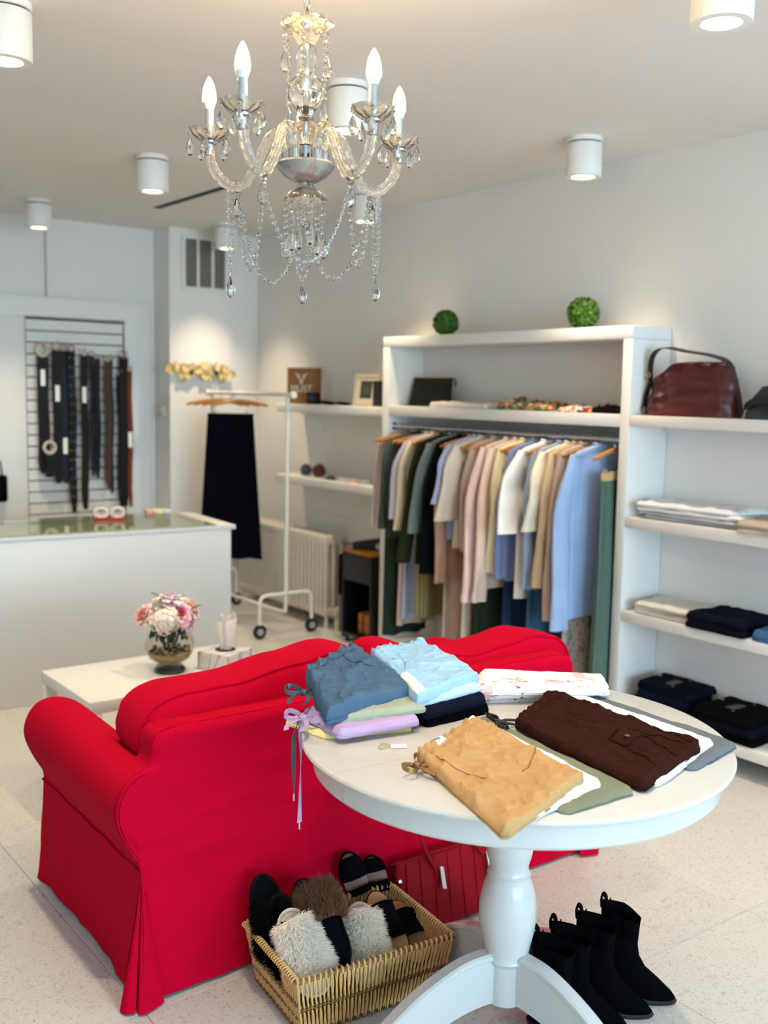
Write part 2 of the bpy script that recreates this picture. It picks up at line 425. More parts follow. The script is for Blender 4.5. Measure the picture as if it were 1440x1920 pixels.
# ================================================================= chandelier
CRYS = mat('crystal_glass', (250, 250, 248), rough=0.03, trans=0.96, ior=1.45, spec=0.6)
CRYT = mat('crystal_twist', (252, 248, 240), rough=0.06, trans=0.9, ior=1.4, spec=0.6, bump=0.8, bump_scale=110)
CANDM = mat('candle_sleeve', (196, 200, 204), rough=0.25, metal=0.75)
BULBM = mat('bulb_lit', (255, 236, 190), rough=0.2, emit=13.0, emit_col=(255, 208, 130))
BULBB = mat('bulb_base', (238, 238, 232), rough=0.4)
CX, CY = 1.393, 2.183
ch = thing('chandelier', 'five-arm clear crystal chandelier with lit candle bulbs and bead swags', 'chandelier', (CX, CY, 0))
def cl(name, mb, m, parent=ch, **k): return mb.build(name, m, parent, **k)
# chain up to the ceiling rose
_lk = MB().tube([(.0075*cos(a), 0, .016*sin(a)) for a in [2*pi*i/14 for i in range(14)]], .0019, 6, closed=True).mesh('chain_link', CHROME)
z = 2.545; k = 0
while z < ZC-.03:
    o = link('chain_link', _lk, ch); o.location = (0, 0, z); o.rotation_euler = (0, 0, pi/2*(k % 2)+.4); z += .0255; k += 1
cl('ceiling_rose', MB().lathe([(.055, ZC), (.055, ZC-.008), (.03, ZC-.03), (.006, ZC-.036)], 28), CHROME)
cl('power_cord', MB().tube([(.004*sin(i), .004*cos(i), 2.52+i*.0212) for i in range(15)], .0022, 6), mat('cord_silver', (190, 188, 180), rough=0.5))
# crown, stem vases, ball
cl('crown', MB().lathe([(.008, 2.53), (.05, 2.535), (.062, 2.52), (.050, 2.505), (.030, 2.495), (.022, 2.48), (.010, 2.475)], 36, ripple=9, amp=.07), CRYT)
cl('stem_column', MB().lathe([(.012, 2.478), (.022, 2.465), (.024, 2.44), (.020, 2.42), (.026, 2.40), (.040, 2.388), (.047, 2.372), (.043, 2.352), (.028, 2.332), (.016, 2.318), (.012, 2.31)], 32, ripple=12, amp=.035), CRYS)
cl('stem_collar', MB().lathe([(.016, 2.312), (.020, 2.307), (.014, 2.298), (.009, 2.296)], 24), CHROME)
cl('stem_ball', MB().lathe([(.010, 2.300), (.026, 2.294), (.038, 2.274), (.036, 2.258), (.022, 2.244), (.014, 2.24)], 32, ripple=10, amp=.03), CRYS)
cl('stem_tube', MB().lathe([(.0165, 2.245), (.0165, 2.198), (.006, 2.197), (.005, 2.53)], 20, cap=False), CHROME)
# bowl plate with faceted silver underside
cl('hub_plate', MB().lathe([(.02, 2.203), (.066, 2.203), (.072, 2.197), (.066, 2.188), (.050, 2.170), (.030, 2.158), (.010, 2.154)], 40, ripple=20, amp=.018), mat('hub_silver', (186, 186, 188), rough=0.22, metal=0.9, bump=0.7, bump_scale=90))
cl('lower_cup', MB().lathe([(.016, 2.156), (.022, 2.145), (.046, 2.128), (.052, 2.114), (.046, 2.117), (.02, 2.135), (.008, 2.14)], 40, ripple=8, amp=.08), CRYT)
ARM = smooth_path([(.044, 0, 2.205), (.046, 0, 2.245), (.066, 0, 2.273), (.094, 0, 2.262), (.122, 0, 2.205), (.158, 0, 2.155), (.196, 0, 2.155), (.232, 0, 2.19), (.246, 0, 2.240)], 7)
def twisted(path, r, n=10, M=None):
    mb = MB(); mb.tube(path, [r*(1+.10*sin(i*1.9)) for i in range(len(path))], n, M); return mb
_drop = MB().lathe([(.0008, .0), (.004, -.006), (.0085, -.018), (.0105, -.028), (.009, -.036), (.004, -.042), (.0006, -.044)], 8).mesh('pendant', CRYS, smooth=False)
_bead = MB().lathe([(.0006, .0062), (.0044, .0036), (.0062, 0), (.0044, -.0036), (.0006, -.0062)], 8).mesh('bead', CRYS, smooth=False)
_bead2 = MB().lathe([(.0006, .0045), (.0042, 0), (.0006, -.0045)], 6).mesh('bead', CRYS, smooth=False)
HOOK = mat('hook_wire', (200, 200, 196), rough=0.3, metal=1.0)
def pendant(parent, p, s=1.0, bead=True, rz=0):
    if bead:
        o = link('bead', _bead, parent); o.location = (p[0], p[1], p[2]-.008)
    o = link('pendant', _drop, parent); o.location = (p[0], p[1], p[2]-(.017 if bead else .0)); o.scale = (s, s*.8, s); o.rotation_euler = (0, 0, rz)
def strand(parent, pts, step=.0165, me=None):
    """wire with beads strung along it"""
    P = [Vector(p) for p in pts]
    wmesh = MB().tube(P, .0005, 4).mesh('bead_strand', HOOK)
    so = link('bead_strand', wmesh, parent)
    acc = step*.5
    for i in range(len(P)-1):
        seg = P[i+1]-P[i]; L = seg.length; d = acc
        while d < L:
            o = link('bead', me or _bead, so); o.location = P[i]+seg*(d/L); o.rotation_euler = (0, 0, d*90); d += step
        acc = d-L
    return so
a0 = atan2(-CY, -CX)
tips = []
for k in range(5):
    a = a0+radians(36)+k*2*pi/5+radians(1.5)
    R_ = Matrix.Rotation(a, 4, 'Z')
    ar = cl('arm', twisted(ARM, .0122, 12, R_), CRYT)
    cl('arm_ferrule', MB().lathe([(.0155, 2.203), (.0155, 2.226), (.0128, 2.228)], 16, (.045, 0, 0), R_), CHROME, ar)
    cl('arm_socket', MB().lathe([(.010, 2.228), (.0115, 2.252), (.02, 2.256), (.021, 2.260), (.006, 2.262)], 18, (.246, 0, 0), R_), CHROME, ar)
    cup = cl('bobeche', MB().lathe([(.012, 2.258), (.024, 2.261), (.040, 2.272), (.050, 2.288), (.047, 2.289), (.036, 2.277), (.02, 2.268), (.010, 2.267)], 40, (.246, 0, 0), R_, ripple=10, amp=.05), CRYT)
    cl('candle_sleeve', MB().lathe([(.0105, 2.264), (.0105, 2.335), (.006, 2.336)], 18, (.246, 0, 0), R_), CANDM)
    bu = cl('bulb', MB().lathe([(.0165, 2.352), (.0172, 2.362), (.016, 2.378), (.0118, 2.394), (.006, 2.406), (.0012, 2.413)], 20, (.246, 0, 0), R_), BULBM)
    cl('bulb_base', MB().lathe([(.008, 2.333), (.0115, 2.338), (.0165, 2.353), (.004, 2.354)], 20, (.246, 0, 0), R_), BULBB, bu)
    c3 = R_ @ Vector((.246, 0, 0)); tips.append((a, c3))
    ld = bpy.data.lights.new('candle_glow', 'POINT'); ld.energy = CANDLE_POWER; ld.color = (1.0, 0.66, 0.27); ld.shadow_soft_size = .03
    lo = bpy.data.objects.new('candle_glow', ld); COL.objects.link(lo); lo.parent = ch; lo.location = (c3.x, c3.y, 2.425)
    for q in range(5):
        b_ = a+.5+q*2*pi/5
        pendant(cup, (c3.x+.047*cos(b_), c3.y+.047*sin(b_), 2.283), 1.0, True, b_)
    m3 = R_ @ Vector((.175, 0, 2.142)); pendant(ar, m3, 1.1, True, a)
# swags between neighbouring arms, and loops hanging at the arms
for k in range(5):
    p = Matrix.Rotation(tips[k][0], 4, 'Z') @ Vector((.168, 0, 2.142)); q = Matrix.Rotation(tips[(k+1) % 5][0], 4, 'Z') @ Vector((.168, 0, 2.142))
    sag = (.185, .20, .215, .20, .19)[k]
    pts = [p.lerp(q, i/24)-Vector((0, 0, sag*(1-(2*i/24-1)**2)**.75)) for i in range(25)]
    strand(ch, pts)
    e = Matrix.Rotation(tips[k][0], 4, 'Z') @ Vector((.190, .0, 2.142)); tdir = Vector((-sin(tips[k][0]), cos(tips[k][0]), 0))
    if k in (1, 2, 3):
        for wd, dp in ((.012, .17), (.026, .19)):
            pts = [e+tdir*(wd*(2*i/16-1))-Vector((0, 0, dp*(1-(2*i/16-1)**4))) for i in range(17)]
            strand(ch, pts, .014, _bead2)
        pendant(ch, e-Vector((0, 0, .19)), 1.2, True)
# strands with pendants under the lower cup
for k in range(6):
    a = a0+.3+k*pi/3; p = Vector((.046*cos(a), .046*sin(a), 2.116)); n_ = (4, 6, 5)[k % 3]
    strand(ch, [p, p-Vector((0, 0, .0145*n_))], .0145)
    pendant(ch, p-Vector((0, 0, .0145*n_)), 1.25, False, a)
# strands falling from the crown
for k in range(6):
    a = a0+.9+k*pi/3; p = Vector((.055*cos(a), .055*sin(a), 2.512)); n_ = (12, 4, 8)[k % 3]
    strand(ch, [p, p-Vector((0, 0, .0145*n_))], .0145)
    pendant(ch, p-Vector((0, 0, .0145*n_)), 1.15, False, a)
# ================================================================= round pedestal table
TXc, TYc, TZ, TR = 1.806, 1.826, 0.800, 0.5385
TABW = mat('table_white', (200, 200, 199), rough=0.22, spec=0.5, coat=0.2)
tb = thing('round_table', 'white round pedestal table with turned column and curved feet', 'table', (TXc, TYc, 0))
SEAM = -0.055
def half_top(sgn):
    prof = [(0, TZ-.0195), (TR-.0185, TZ-.0195), (TR-.006, TZ-.0165), (TR-.0015, TZ-.011), (TR, TZ-.0065), (TR-.003, TZ-.0015), (TR-.0075, TZ), (0, TZ)]
    mb = MB(); n = 64; rings = []
    for (r, z) in prof:
        rings.append([(r*cos(pi*k/n), max(r*sin(pi*k/n), .0004)*sgn, z) for k in range(n+1)])
    mb.loft(rings, False, False)
    vs = [(r, .0004*sgn, z) for r, z in prof]+[(-r, .0004*sgn, z) for r, z in reversed(prof)]
    return mb.add(vs, [tuple(range(len(vs)))])
RS = Matrix.Rotation(SEAM, 4, 'Z')
for sgn in (1, -1):
    mb = half_top(sgn); mb.v = [tuple(RS @ Vector(v)) for v in mb.v]
    mb.build('table_leaf', TABW, tb, angle=30)
for sgn in (1, -1):
    ap = MB(); n = 48; rings = []
    for (r, z) in [(.500, .781), (.5075, .777), (.5075, .729), (.503, .723), (.488, .723), (.488, .781)]:
        rings.append([(r*cos(SEAM+sgn*pi*k/n), r*sin(SEAM+sgn*pi*k/n)+sgn*.0006, z) for k in range(n+1)])
    ap.loft(rings, False, False); ap.build('apron', TABW, tb, angle=30)
MB().rbox(-.085, .085, -.28, .28, .722, .7795, .006, 2, Matrix.Rotation(.6, 4, 'Z')).build('top_brace', TABW, tb)
MB().rbox(-.28, .28, -.085, .085, .708, .7795, .006, 2, Matrix.Rotation(.6, 4, 'Z')).build('top_brace', TABW, tb)
colp = [(0, .085), (.046, .085), (.051, .090), (.0515, .195), (.056, .200), (.0615, .208), (.058, .2145), (.059, .225), (.0635, .248), (.0705, .281), (.0753, .318), (.0743, .351),
        (.068, .384), (.060, .412), (.0547, .426), (.0556, .430), (.0566, .434), (.0538, .438), (.050, .4465), (.051, .461), (.057, .480), (.0603, .50), (.0603, .55), (.058, .71), (0, .71)]
MB().lathe(colp, 48).build('column', TABW, tb, angle=35)
for a in (-84, 9, 80, 170):
    top = smooth_path([(.030, 0, .226), (.065, 0, .230), (.13, 0, .224), (.20, 0, .200), (.27, 0, .165), (.33, 0, .125), (.38, 0, .085), (.415, 0, .055), (.43, 0, .040)], 4)
    bot = smooth_path([(.030, 0, .093), (.065, 0, .094), (.12, 0, .088), (.18, 0, .072), (.24, 0, .046), (.29, 0, .020), (.33, 0, .004), (.40, 0, .0), (.435, 0, .0)], 4)
    rings = []
    for p, q in zip(top, bot):
        wd = .021
        rings.append([(q.x, -wd+.004, q.z), (q.x, wd-.004, q.z), (q.x*.5+p.x*.5, wd-.004, (p.z+q.z)/2), (p.x, wd-.004, p.z-.020), (p.x, wd, p.z-.015), (p.x, wd, p.z-.005), (p.x, wd-.006, p.z),
                      (p.x, -wd+.006, p.z), (p.x, -wd, p.z-.005), (p.x, -wd, p.z-.015), (p.x, -wd+.004, p.z-.020), (q.x*.5+p.x*.5, -wd+.004, (p.z+q.z)/2)])
    MB().loft(rings, True, True, Matrix.Rotation(radians(a), 4, 'Z')).build('leg', TABW, tb, angle=25)

# ================================================================= red sofa
RED = mat('red_cotton', (186, 0, 40), rough=0.9, spec=0.08, noise_scale=5, noise_amt=0.06, bump=0.5, bump_scale=420)
REDD = RED
sf = thing('sofa', 'red two-seat slipcovered sofa with rolled arms and pleated skirt', 'sofa', (1.93, 2.47, 0), radians(-1.3))
SW = .838   # half width to the outer side plane
def wob(p, a=.004, s=4.0):
    x, y, z = p; return (x+a*fbm(x*s, y*s, z*s), y+a*fbm(x*s+9, y*s, z*s), z+a*fbm(x*s, y*s+9, z*s)*.6)
# rolled arms (profile in x,z swept along y); x is outward distance from the inner face
armp = [(-.155, .30), (-.155, .45), (-.150, .52), (-.130, .585), (-.09, .622), (-.035, .636), (.012, .628), (.045, .600), (.064, .555), (.064, .510), (.046, .460), (.022, .415), (.006, .385), (.0, .355), (.0, .30)]
for sgn in (-1, 1):
    prof = smooth_path([(p[0], 0, p[1]) for p in armp], 4)
    rings = []
    for i in range(25):
        t = i/24; y = .006+t*.83
        e = .014*max(0, 1-t/.04)**2+.02*max(0, (t-.95)/.05)**2     # rounded ends
        ring = []
        for p in prof:
            cx0, cz0 = -.045, .52
            ring.append(wob((sgn*(SW+p.x-(p.x-cx0)*e*2), y+.003*sin(9*p.z), p.z-(p.z-cz0)*e*2), .004, 5))
        rings.append(ring)
    MB().loft(rings, True, True).build('arm', RED, sf, angle=50)
    # piping seam round the rear end of the roll and along under it
    MB().tube([(sgn*(SW+p.x*1.0), .006, p.z) for p in prof[14:]], .0028, 6).build('arm_piping', RED, sf)
    MB().tube([wob((sgn*(SW+.003), .01+i*.033, .357+.004*sin(i)), .004, 5) for i in range(26)], .003, 6).build('arm_seam', RED, sf)
    # skirt panel on the side
    def side(u, v, sgn=sgn):
        y = .012+u*.83; z = .012+v*.36; b = (1-v)
        x = SW-.002+b*(.012+.020*fbm(y*5, v*2, 3.0*sgn)+.006*sin(y*9+1.0))+.012*b*b*max(0, (u-.9)*10)
        return (sgn*x, y, z)
    mb = MB(); mb.grid(side, 44, 16); mb.build('skirt_panel', RED, sf, angle=60)
# back frame with its shoulders; face towards the table (-y)
def back_outline():
    L = [(-.838, .36), (-.815, .372)]
    o = []
    pts = [(-.838, .30), (-.838, .355), (-.846, .385), (-.862, .415), (-.884, .46), (-.902, .51), (-.902, .555), (-.883, .60), (-.850, .628), (-.815, .640), (-.800, .66), (-.797, .70), (-.785, .728), (-.755, .741), (-.70, .744)]
    sp = smooth_path([(p[0], 0, p[1]) for p in pts], 4)
    left = [(p.x, p.z) for p in sp]
    return left+[(x, .744) for x in [-.5+i*.1 for i in range(11)]]+[(-x, z) for x, z in reversed(left)]
bo = back_outline()
rings = []
for (y, sh) in ((.125, .012), (.11, .0), (.03, .0)):
    ring = []
    for x, z in bo:
        ring.append((x-math.copysign(sh, x) if abs(x) > .3 else x, y, z-sh*(1 if z > .6 else 0)))
    ring += [(x, y, .30) for x in [.7-.14*i for i in range(11)]]
    rings.append(ring)
MB().loft(rings, True, True).build('back_frame', RED, sf, angle=45)
# continuous rear cover: one cloth from the top edge down to the hem
_hw = [(-x, z) for x, z in bo[:len(bo)//2] if x < -.69]
def half_w(z):
    if z <= _hw[0][1]: return .838+.012*(1-z/.30)
    best = None
    for (xa, za), (xb, zb) in zip(_hw[:-1], _hw[1:]):
        if za <= z <= zb+1e-6: best = xa+(xb-xa)*(z-za)/max(zb-za, 1e-6)
    return best if best is not None else _hw[-1][0]
NR = 46
def rear(u, v):
    z = .010+v*.7335; wv_ = half_w(z); x = (2*u-1)*wv_
    e = min((1-abs(2*u-1))*wv_/.02, (.7435-z)/.02, 1.0); rnd_ = .022*(1-sqrt(max(0, 1-(1-e)**2)))
    b = max(0, 1-z/.34)
    y = .006-.030*b**1.3-.030*b*fbm(x*3.2, z*1.2, 8.0)*b-.006*fbm(x*2.2+z*3, z*5-x, 2)-.004*max(0, 1-abs(fbm(x*1.6+z*2.6, z*7-x*1.5, 5.5))*6)
    return (x*(1+.010*b), y+rnd_, z)
mb = MB(); mb.grid(rear, 110, 60); mb.build('rear_cover', RED, sf, angle=70)
def frontskirt(u, v):
    x = -.83+u*1.66; z = .012+v*.30; return (x, .842+(1-v)*(.012+.01*fbm(x*4, v, 5)), z)
mb = MB(); mb.grid(frontskirt, 40, 10); mb.build('skirt_panel', RED, sf)
# kick pleats at the rear corners: folds fanning out below the seam
for sgn in (-1, 1):
    #        top point (x, y)      hem start          hem end
    for (tx, ty), (ax, ay), (bx, by), bulge in (((-.842, .012), (-.852, .075), (-.915, -.022), .010), ((-.842, .004), (-.915, -.022), (-.882, -.052), .012),
                                         ((-.840, .0), (-.876, -.044), (-.866, -.072), .012), ((-.838, -.001), (-.866, -.072), (-.800, -.050), .008)):
        def pl(u, v, tx=tx, ty=ty, ax=ax, ay=ay, bx=bx, by=by, bulge=bulge, sgn=sgn):
            hx, hy = ax+(bx-ax)*u, ay+(by-ay)*u; b = (1-v)**1.15
            px, py = tx+(hx-tx)*b, ty+(hy-ty)*b; k = bulge*b*sin(pi*u)
            return (-sgn*(px-k*.7), py-k*.7, .006+v*.33)
        mb = MB(); mb.grid(pl, 8, 14); mb.build('pleat', RED, sf, angle=70)
# seat deck, base and front rail
MB().rbox(-.80, .80, .03, .83, .05, .33, .02, 2).build('seat_base', RED, sf)
for sgn in (-1, 1):
    cu = MB(); rings = []
    def cushion_seat(): pass
    cu.rbox(sgn*.34-.335, sgn*.34+.335, .14, .85, .33, .47, .045, 4); cu.build('seat_cushion', RED, sf, angle=60)
    MB().rbox(sgn*.80-.03, sgn*.80+.03, .09, .13, .0, .05, .004).build('foot', BLACK, sf)
    MB().rbox(sgn*.80-.03, sgn*.80+.03, .76, .80, .0, .05, .004).build('foot', BLACK, sf)
# two big loose back cushions with piped edges
def back_cushion(x0, x1, tops, bot, ybase, thick, seed, lean=.10):
    """tops: list of (x, z) along the upper edge"""
    n = 40
    def topz(x):
        for (xa, za), (xb, zb) in zip(tops[:-1], tops[1:]):
            if xa <= x <= xb:
                t = (x-xa)/(xb-xa); t = t*t*(3-2*t); return za+(zb-za)*t
        return tops[-1][1] if x > tops[-1][0] else tops[0][1]
    # outline of the rear face
    ol = []
    r = .075
    for i in range(n+1):
        x = x0+(x1-x0)*i/n
        e = min((x-x0)/r, (x1-x)/r, 1); dz = r*(1-sqrt(max(0, 1-(1-e)**2))) if e < 1 else 0
        ol.append((x, topz(x)-dz))
    r2 = .05; dn = []
    for i in range(n, -1, -1):
        x = x0+(x1-x0)*i/n
        e = min((x-x0)/r2, (x1-x)/r2, 1); dz = r2*(1-sqrt(max(0, 1-(1-e)**2))) if e < 1 else 0
        dn.append((x, bot+dz))
    ol = ol+dn
    cx = (x0+x1)/2; cz = (bot+sum(t[1] for t in tops)/len(tops))/2
    rings = []
    levels = [(-.5, .80, .0), (-.5, .90, .018), (-.46, .965, .010), (-.40, .992, 0), (-.2, 1.0, 0), (.1, 1.005, 0), (.36, .99, 0), (.44, .96, 0), (.5, .9, 0), (.52, .72, 0)]
    for (ty, s, dy) in levels:
        ring = []
        for (x, z) in ol:
            sx = 1-(1-s)*.62; xx = cx+(x-cx)*sx; zz = cz+(z-cz)*s
            y = ybase+(ty+.5)*thick+lean*(zz-bot)-(.02 if ty < -.45 and s < .85 else 0)
            ring.append(wob((xx, y, zz), .006, 5.0))
        rings.append(ring)
    # bulging faces
    mb = MB(); mb.loft(rings, True, True)
    o = mb.build('back_cushion', RED, sf, angle=70)
    pip = [rings[2][i] for i in range(len(ol))]
    MB().tube([(p[0], p[1]-.002, p[2]) for p in pip], .0042, 6, closed=True).build('piping', RED, o)
    return o
back_cushion(-.800, .005, [(-.800, .770), (-.66, .797), (-.50, .800), (-.27, .832), (-.11, .852), (.005, .832)], .612, .112, .20, 1)
back_cushion(.015, .905, [(.015, .838), (.10, .832), (.28, .782), (.42, .762), (.60, .778), (.72, .796), (.82, .778), (.905, .745)], .612, .112, .20, 2)
# ================================================================= folded clothes
def fold(name, corners, h, m, label, cat='trousers', seed=1, nu=40, nv=32, wr=.006, gather=0.0, layers=2, group=None, rr=.016, floor_z=None, bow=.004, crease=0.0, obj=None):
    """A folded garment: corners c0,c1 = waist end, c2,c3 = folded end, each (x, y, top z). Returns (object, surface function)."""
    c = [Vector(q) for q in corners]
    Lu = ((c[3]-c[0]).length+(c[2]-c[1]).length)/2; Lv = ((c[1]-c[0]).length+(c[2]-c[3]).length)/2
    org = (c[0]+c[1]+c[2]+c[3])/4
    def base(u, v):
        a = c[0].lerp(c[1], v); b = c[3].lerp(c[2], v); p = a.lerp(b, u)
        return p
    def surf(u, v, lift=0.0):
        p = base(u, v)
        # wavy outline
        ex = bow*fbm(u*5+seed, v*5, 1.3)*1.6
        d = (c[1]-c[0]).normalized(); e = (c[3]-c[0]).normalized()
        p = p+d*ex*(1 if v > .5 else -1)*abs(2*v-1)**3+e*bow*fbm(v*6, u*4, seed)*abs(2*u-1)**3*1.6
        cr = .05   # rounded corner inset
        cu = min(u, 1-u)*Lu; cv = min(v, 1-v)*Lv
        if cu < cr*.3 and cv < cr*.3:
            k = (1-cu/(cr*.3))*(1-cv/(cr*.3)); p = p.lerp(org, .035*k)
        dd = min(cu, cv); t = min(dd/rr, 1); prof = sqrt(max(0, 1-(1-t)**2))
        x, y = p.x*11+seed*3.1, p.y*11
        wv = fbm(x*.9, y*.9, seed, 3)
        rid = 1-abs(fbm(x*.75+wv*.8, y*.55, seed+4.2, 2))*3.2
        fine = 1-abs(fbm(x*2.1+wv*1.5, y*1.5+seed, seed+8.8, 2))*4.5
        zz = wr*(wv*.9+.75*max(0, rid)**2-.3+.42*max(0, fine)**2)
        if gather:
            zz += gather*math.exp(-u*Lu/.055)*(sin(v*58+3*fbm(v*7, u*9, seed))*.6+.4*sin(v*31+seed))
            zz += gather*.7*math.exp(-((u*Lu-.045)/.006)**2)*-1.0
        if crease:
            zz -= crease*math.exp(-((v-.5)*Lv/.010)**2)
        z = p.z-h*.55*(1-prof)+zz*min(1, .25+prof)
        if floor_z is not None: z = max(z, floor_z)
        return Vector((p.x, p.y, z+lift))
    mb = MB(); mb.grid(lambda u, v: surf(u, v)-org, nu, nv)
    # sides: rings of the boundary going down, grooved between the folded layers
    bd = [(i/nu, 0) for i in range(nu)]+[(1, j/nv) for j in range(nv)]+[(1-i/nu, 1) for i in range(nu)]+[(0, 1-j/nv) for j in range(nv)]
    rings = []; K = layers*4
    for k in range(K+1):
        t = k/K; ph = (t*layers) % 1.0
        off = .0035*sin(pi*ph)-.0025 if k else 0
        ring = []
        for (u, v) in bd:
            p = surf(u, v); o = Vector((p.x-org.x, p.y-org.y, 0)); o.normalize()
            jit = .003*fbm(u*9+v*5, t*6, seed+k*.0) if k else 0
            zlow = base(u, v).z-h
            if floor_z is not None: zlow = max(zlow, floor_z-.03) if False else zlow
            z = p.z+(zlow-p.z)*t
            ring.append(tuple(Vector((p.x, p.y, z))+o*(off+jit)-org))
        rings.append(ring)
    mb.loft(rings, False, True)
    mb.add([rings[-1][i] for i in range(len(bd))], [tuple(range(len(bd)))])
    parent = None
    me = mb.mesh(name, m, True, 50)
    o = link(name, me, None, label, cat, group); o.location = org
    def S(u, v, lift=0.0): return surf(u, v, lift)-org
    S.org = org
    return o, S
def seamline(S, uv, m, parent, r=.0016, name='seam', lift=.0008):
    pts = [S(u, v, lift) for u, v in uv]
    return MB().tube(pts, r, 5).build(name, m, parent)
def line(a, b, n=14): return [(a[0]+(b[0]-a[0])*i/n, a[1]+(b[1]-a[1])*i/n) for i in range(n+1)]
def patch(S, u0, u1, v0, v1, lift, th, m, parent, name='pocket_flap', nu=8, nv=8):
    mb = MB()
    mb.grid(lambda a, b: S(u0+(u1-u0)*a, v0+(v1-v0)*b, lift+th), nu, nv)
    bd = [(i/nu, 0) for i in range(nu)]+[(1, j/nv) for j in range(nv)]+[(1-i/nu, 1) for i in range(nu)]+[(0, 1-j/nv) for j in range(nv)]
    mb.loft([[tuple(S(u0+(u1-u0)*a, v0+(v1-v0)*b, lift+th)) for a, b in bd], [tuple(S(u0+(u1-u0)*a, v0+(v1-v0)*b, lift-.004)) for a, b in bd]], False, True)
    return mb.build(name, m, parent, angle=60)
def bowknot(center, m, parent, s=1.0, rz=0.0, tails=True, name='drawstring'):
    M = Matrix.Translation(center) @ Matrix.Rotation(rz, 4, 'Z')
    mb = MB()
    for sg in (-1, 1):
        pts = smooth_path([(0, 0, .004*s), (sg*.014*s, .010*s, .010*s), (sg*.030*s, .014*s, .012*s), (sg*.034*s, .0, .008*s), (sg*.022*s, -.008*s, .006*s), (0, 0, .004*s)], 4)
        mb.ribbon(pts, (0, .3, 1), .008*s, .002, M)
        if tails:
            pts = smooth_path([(0, 0, .004*s), (sg*.010*s, -.016*s, .006*s), (sg*.016*s, -.034*s, .003*s), (sg*.012*s, -.052*s, .001*s)], 4)
            mb.ribbon(pts, (1, 0, .2), .008*s, .002, M)
    mb.rbox(-.006*s, .006*s, -.006*s, .006*s, 0, .011*s, .002, 1, M)
    return mb.build(name, m, parent, angle=60)
def text(s, size, m, parent, M, name='lettering', ext=.0003):
    cu = bpy.data.curves.new(name, 'FONT'); cu.body = s; cu.size = size; cu.align_x = 'CENTER'; cu.align_y = 'CENTER'; cu.extrude = ext
    tmp = bpy.data.objects.new(name+'_tmp', cu); COL.objects.link(tmp)
    bpy.context.view_layer.update()
    me = bpy.data.meshes.new_from_object(tmp.evaluated_get(bpy.context.evaluated_depsgraph_get())); me.name = name
    bpy.data.objects.remove(tmp); bpy.data.curves.remove(cu)
    me.materials.clear(); me.materials.append(m)
    o = link(name, me, parent); o.matrix_local = M
    return o

TAN = cloth('tan_cotton', (184, 148, 104)); TAND = cloth('tan_trim', (150, 112, 66))
WHT = cloth('white_cotton', (238, 240, 244), amt=.03); OLV = cloth('olive_grey_cotton', (122, 128, 110)); BRN = cloth('dark_brown_cotton', (48, 24, 18), amt=.18)
GRY = cloth('steel_grey_cotton', (104, 112, 122)); BLU = cloth('slate_blue_cotton', (74, 100, 128)); SAG = cloth('sage_cotton', (156, 166, 148)); LIL = cloth('lilac_cotton', (182, 158, 200))
YEL = cloth('pale_yellow_cotton', (240, 228, 158), amt=.05); LBL = cloth('light_blue_denim', (150, 190, 222)); PBL = cloth('pale_blue_cotton', (176, 208, 238)); NAV = cloth('navy_cotton', (14, 19, 33), amt=.2)
BLK = cloth('ink_black_cotton', (8, 10, 18), amt=.2)
FLO = blotch('floral_print', (240, 238, 240), [((226, 186, 192), 12, .585), ((206, 118, 134), 16, .63), ((172, 70, 86), 34, .66), ((110, 112, 104), 40, .675)])
DARKS = cloth('brown_black_stitch', (24, 12, 10)); SEAMT = cloth('tan_stitch', (140, 104, 62))
GLIT = mat('glitter_gold', (150, 112, 70), rough=0.35, metal=0.6, noise_scale=260, noise_amt=0.6, bump=0.6, bump_scale=300)
GLID = mat('glitter_dark', (50, 42, 44), rough=0.35, metal=0.5, noise_scale=260, noise_amt=0.9, bump=0.6, bump_scale=300)
GLIS = mat('glitter_silver', (84, 92, 108), rough=0.35, metal=0.5, noise_scale=260, noise_amt=0.7, bump=0.6, bump_scale=300)

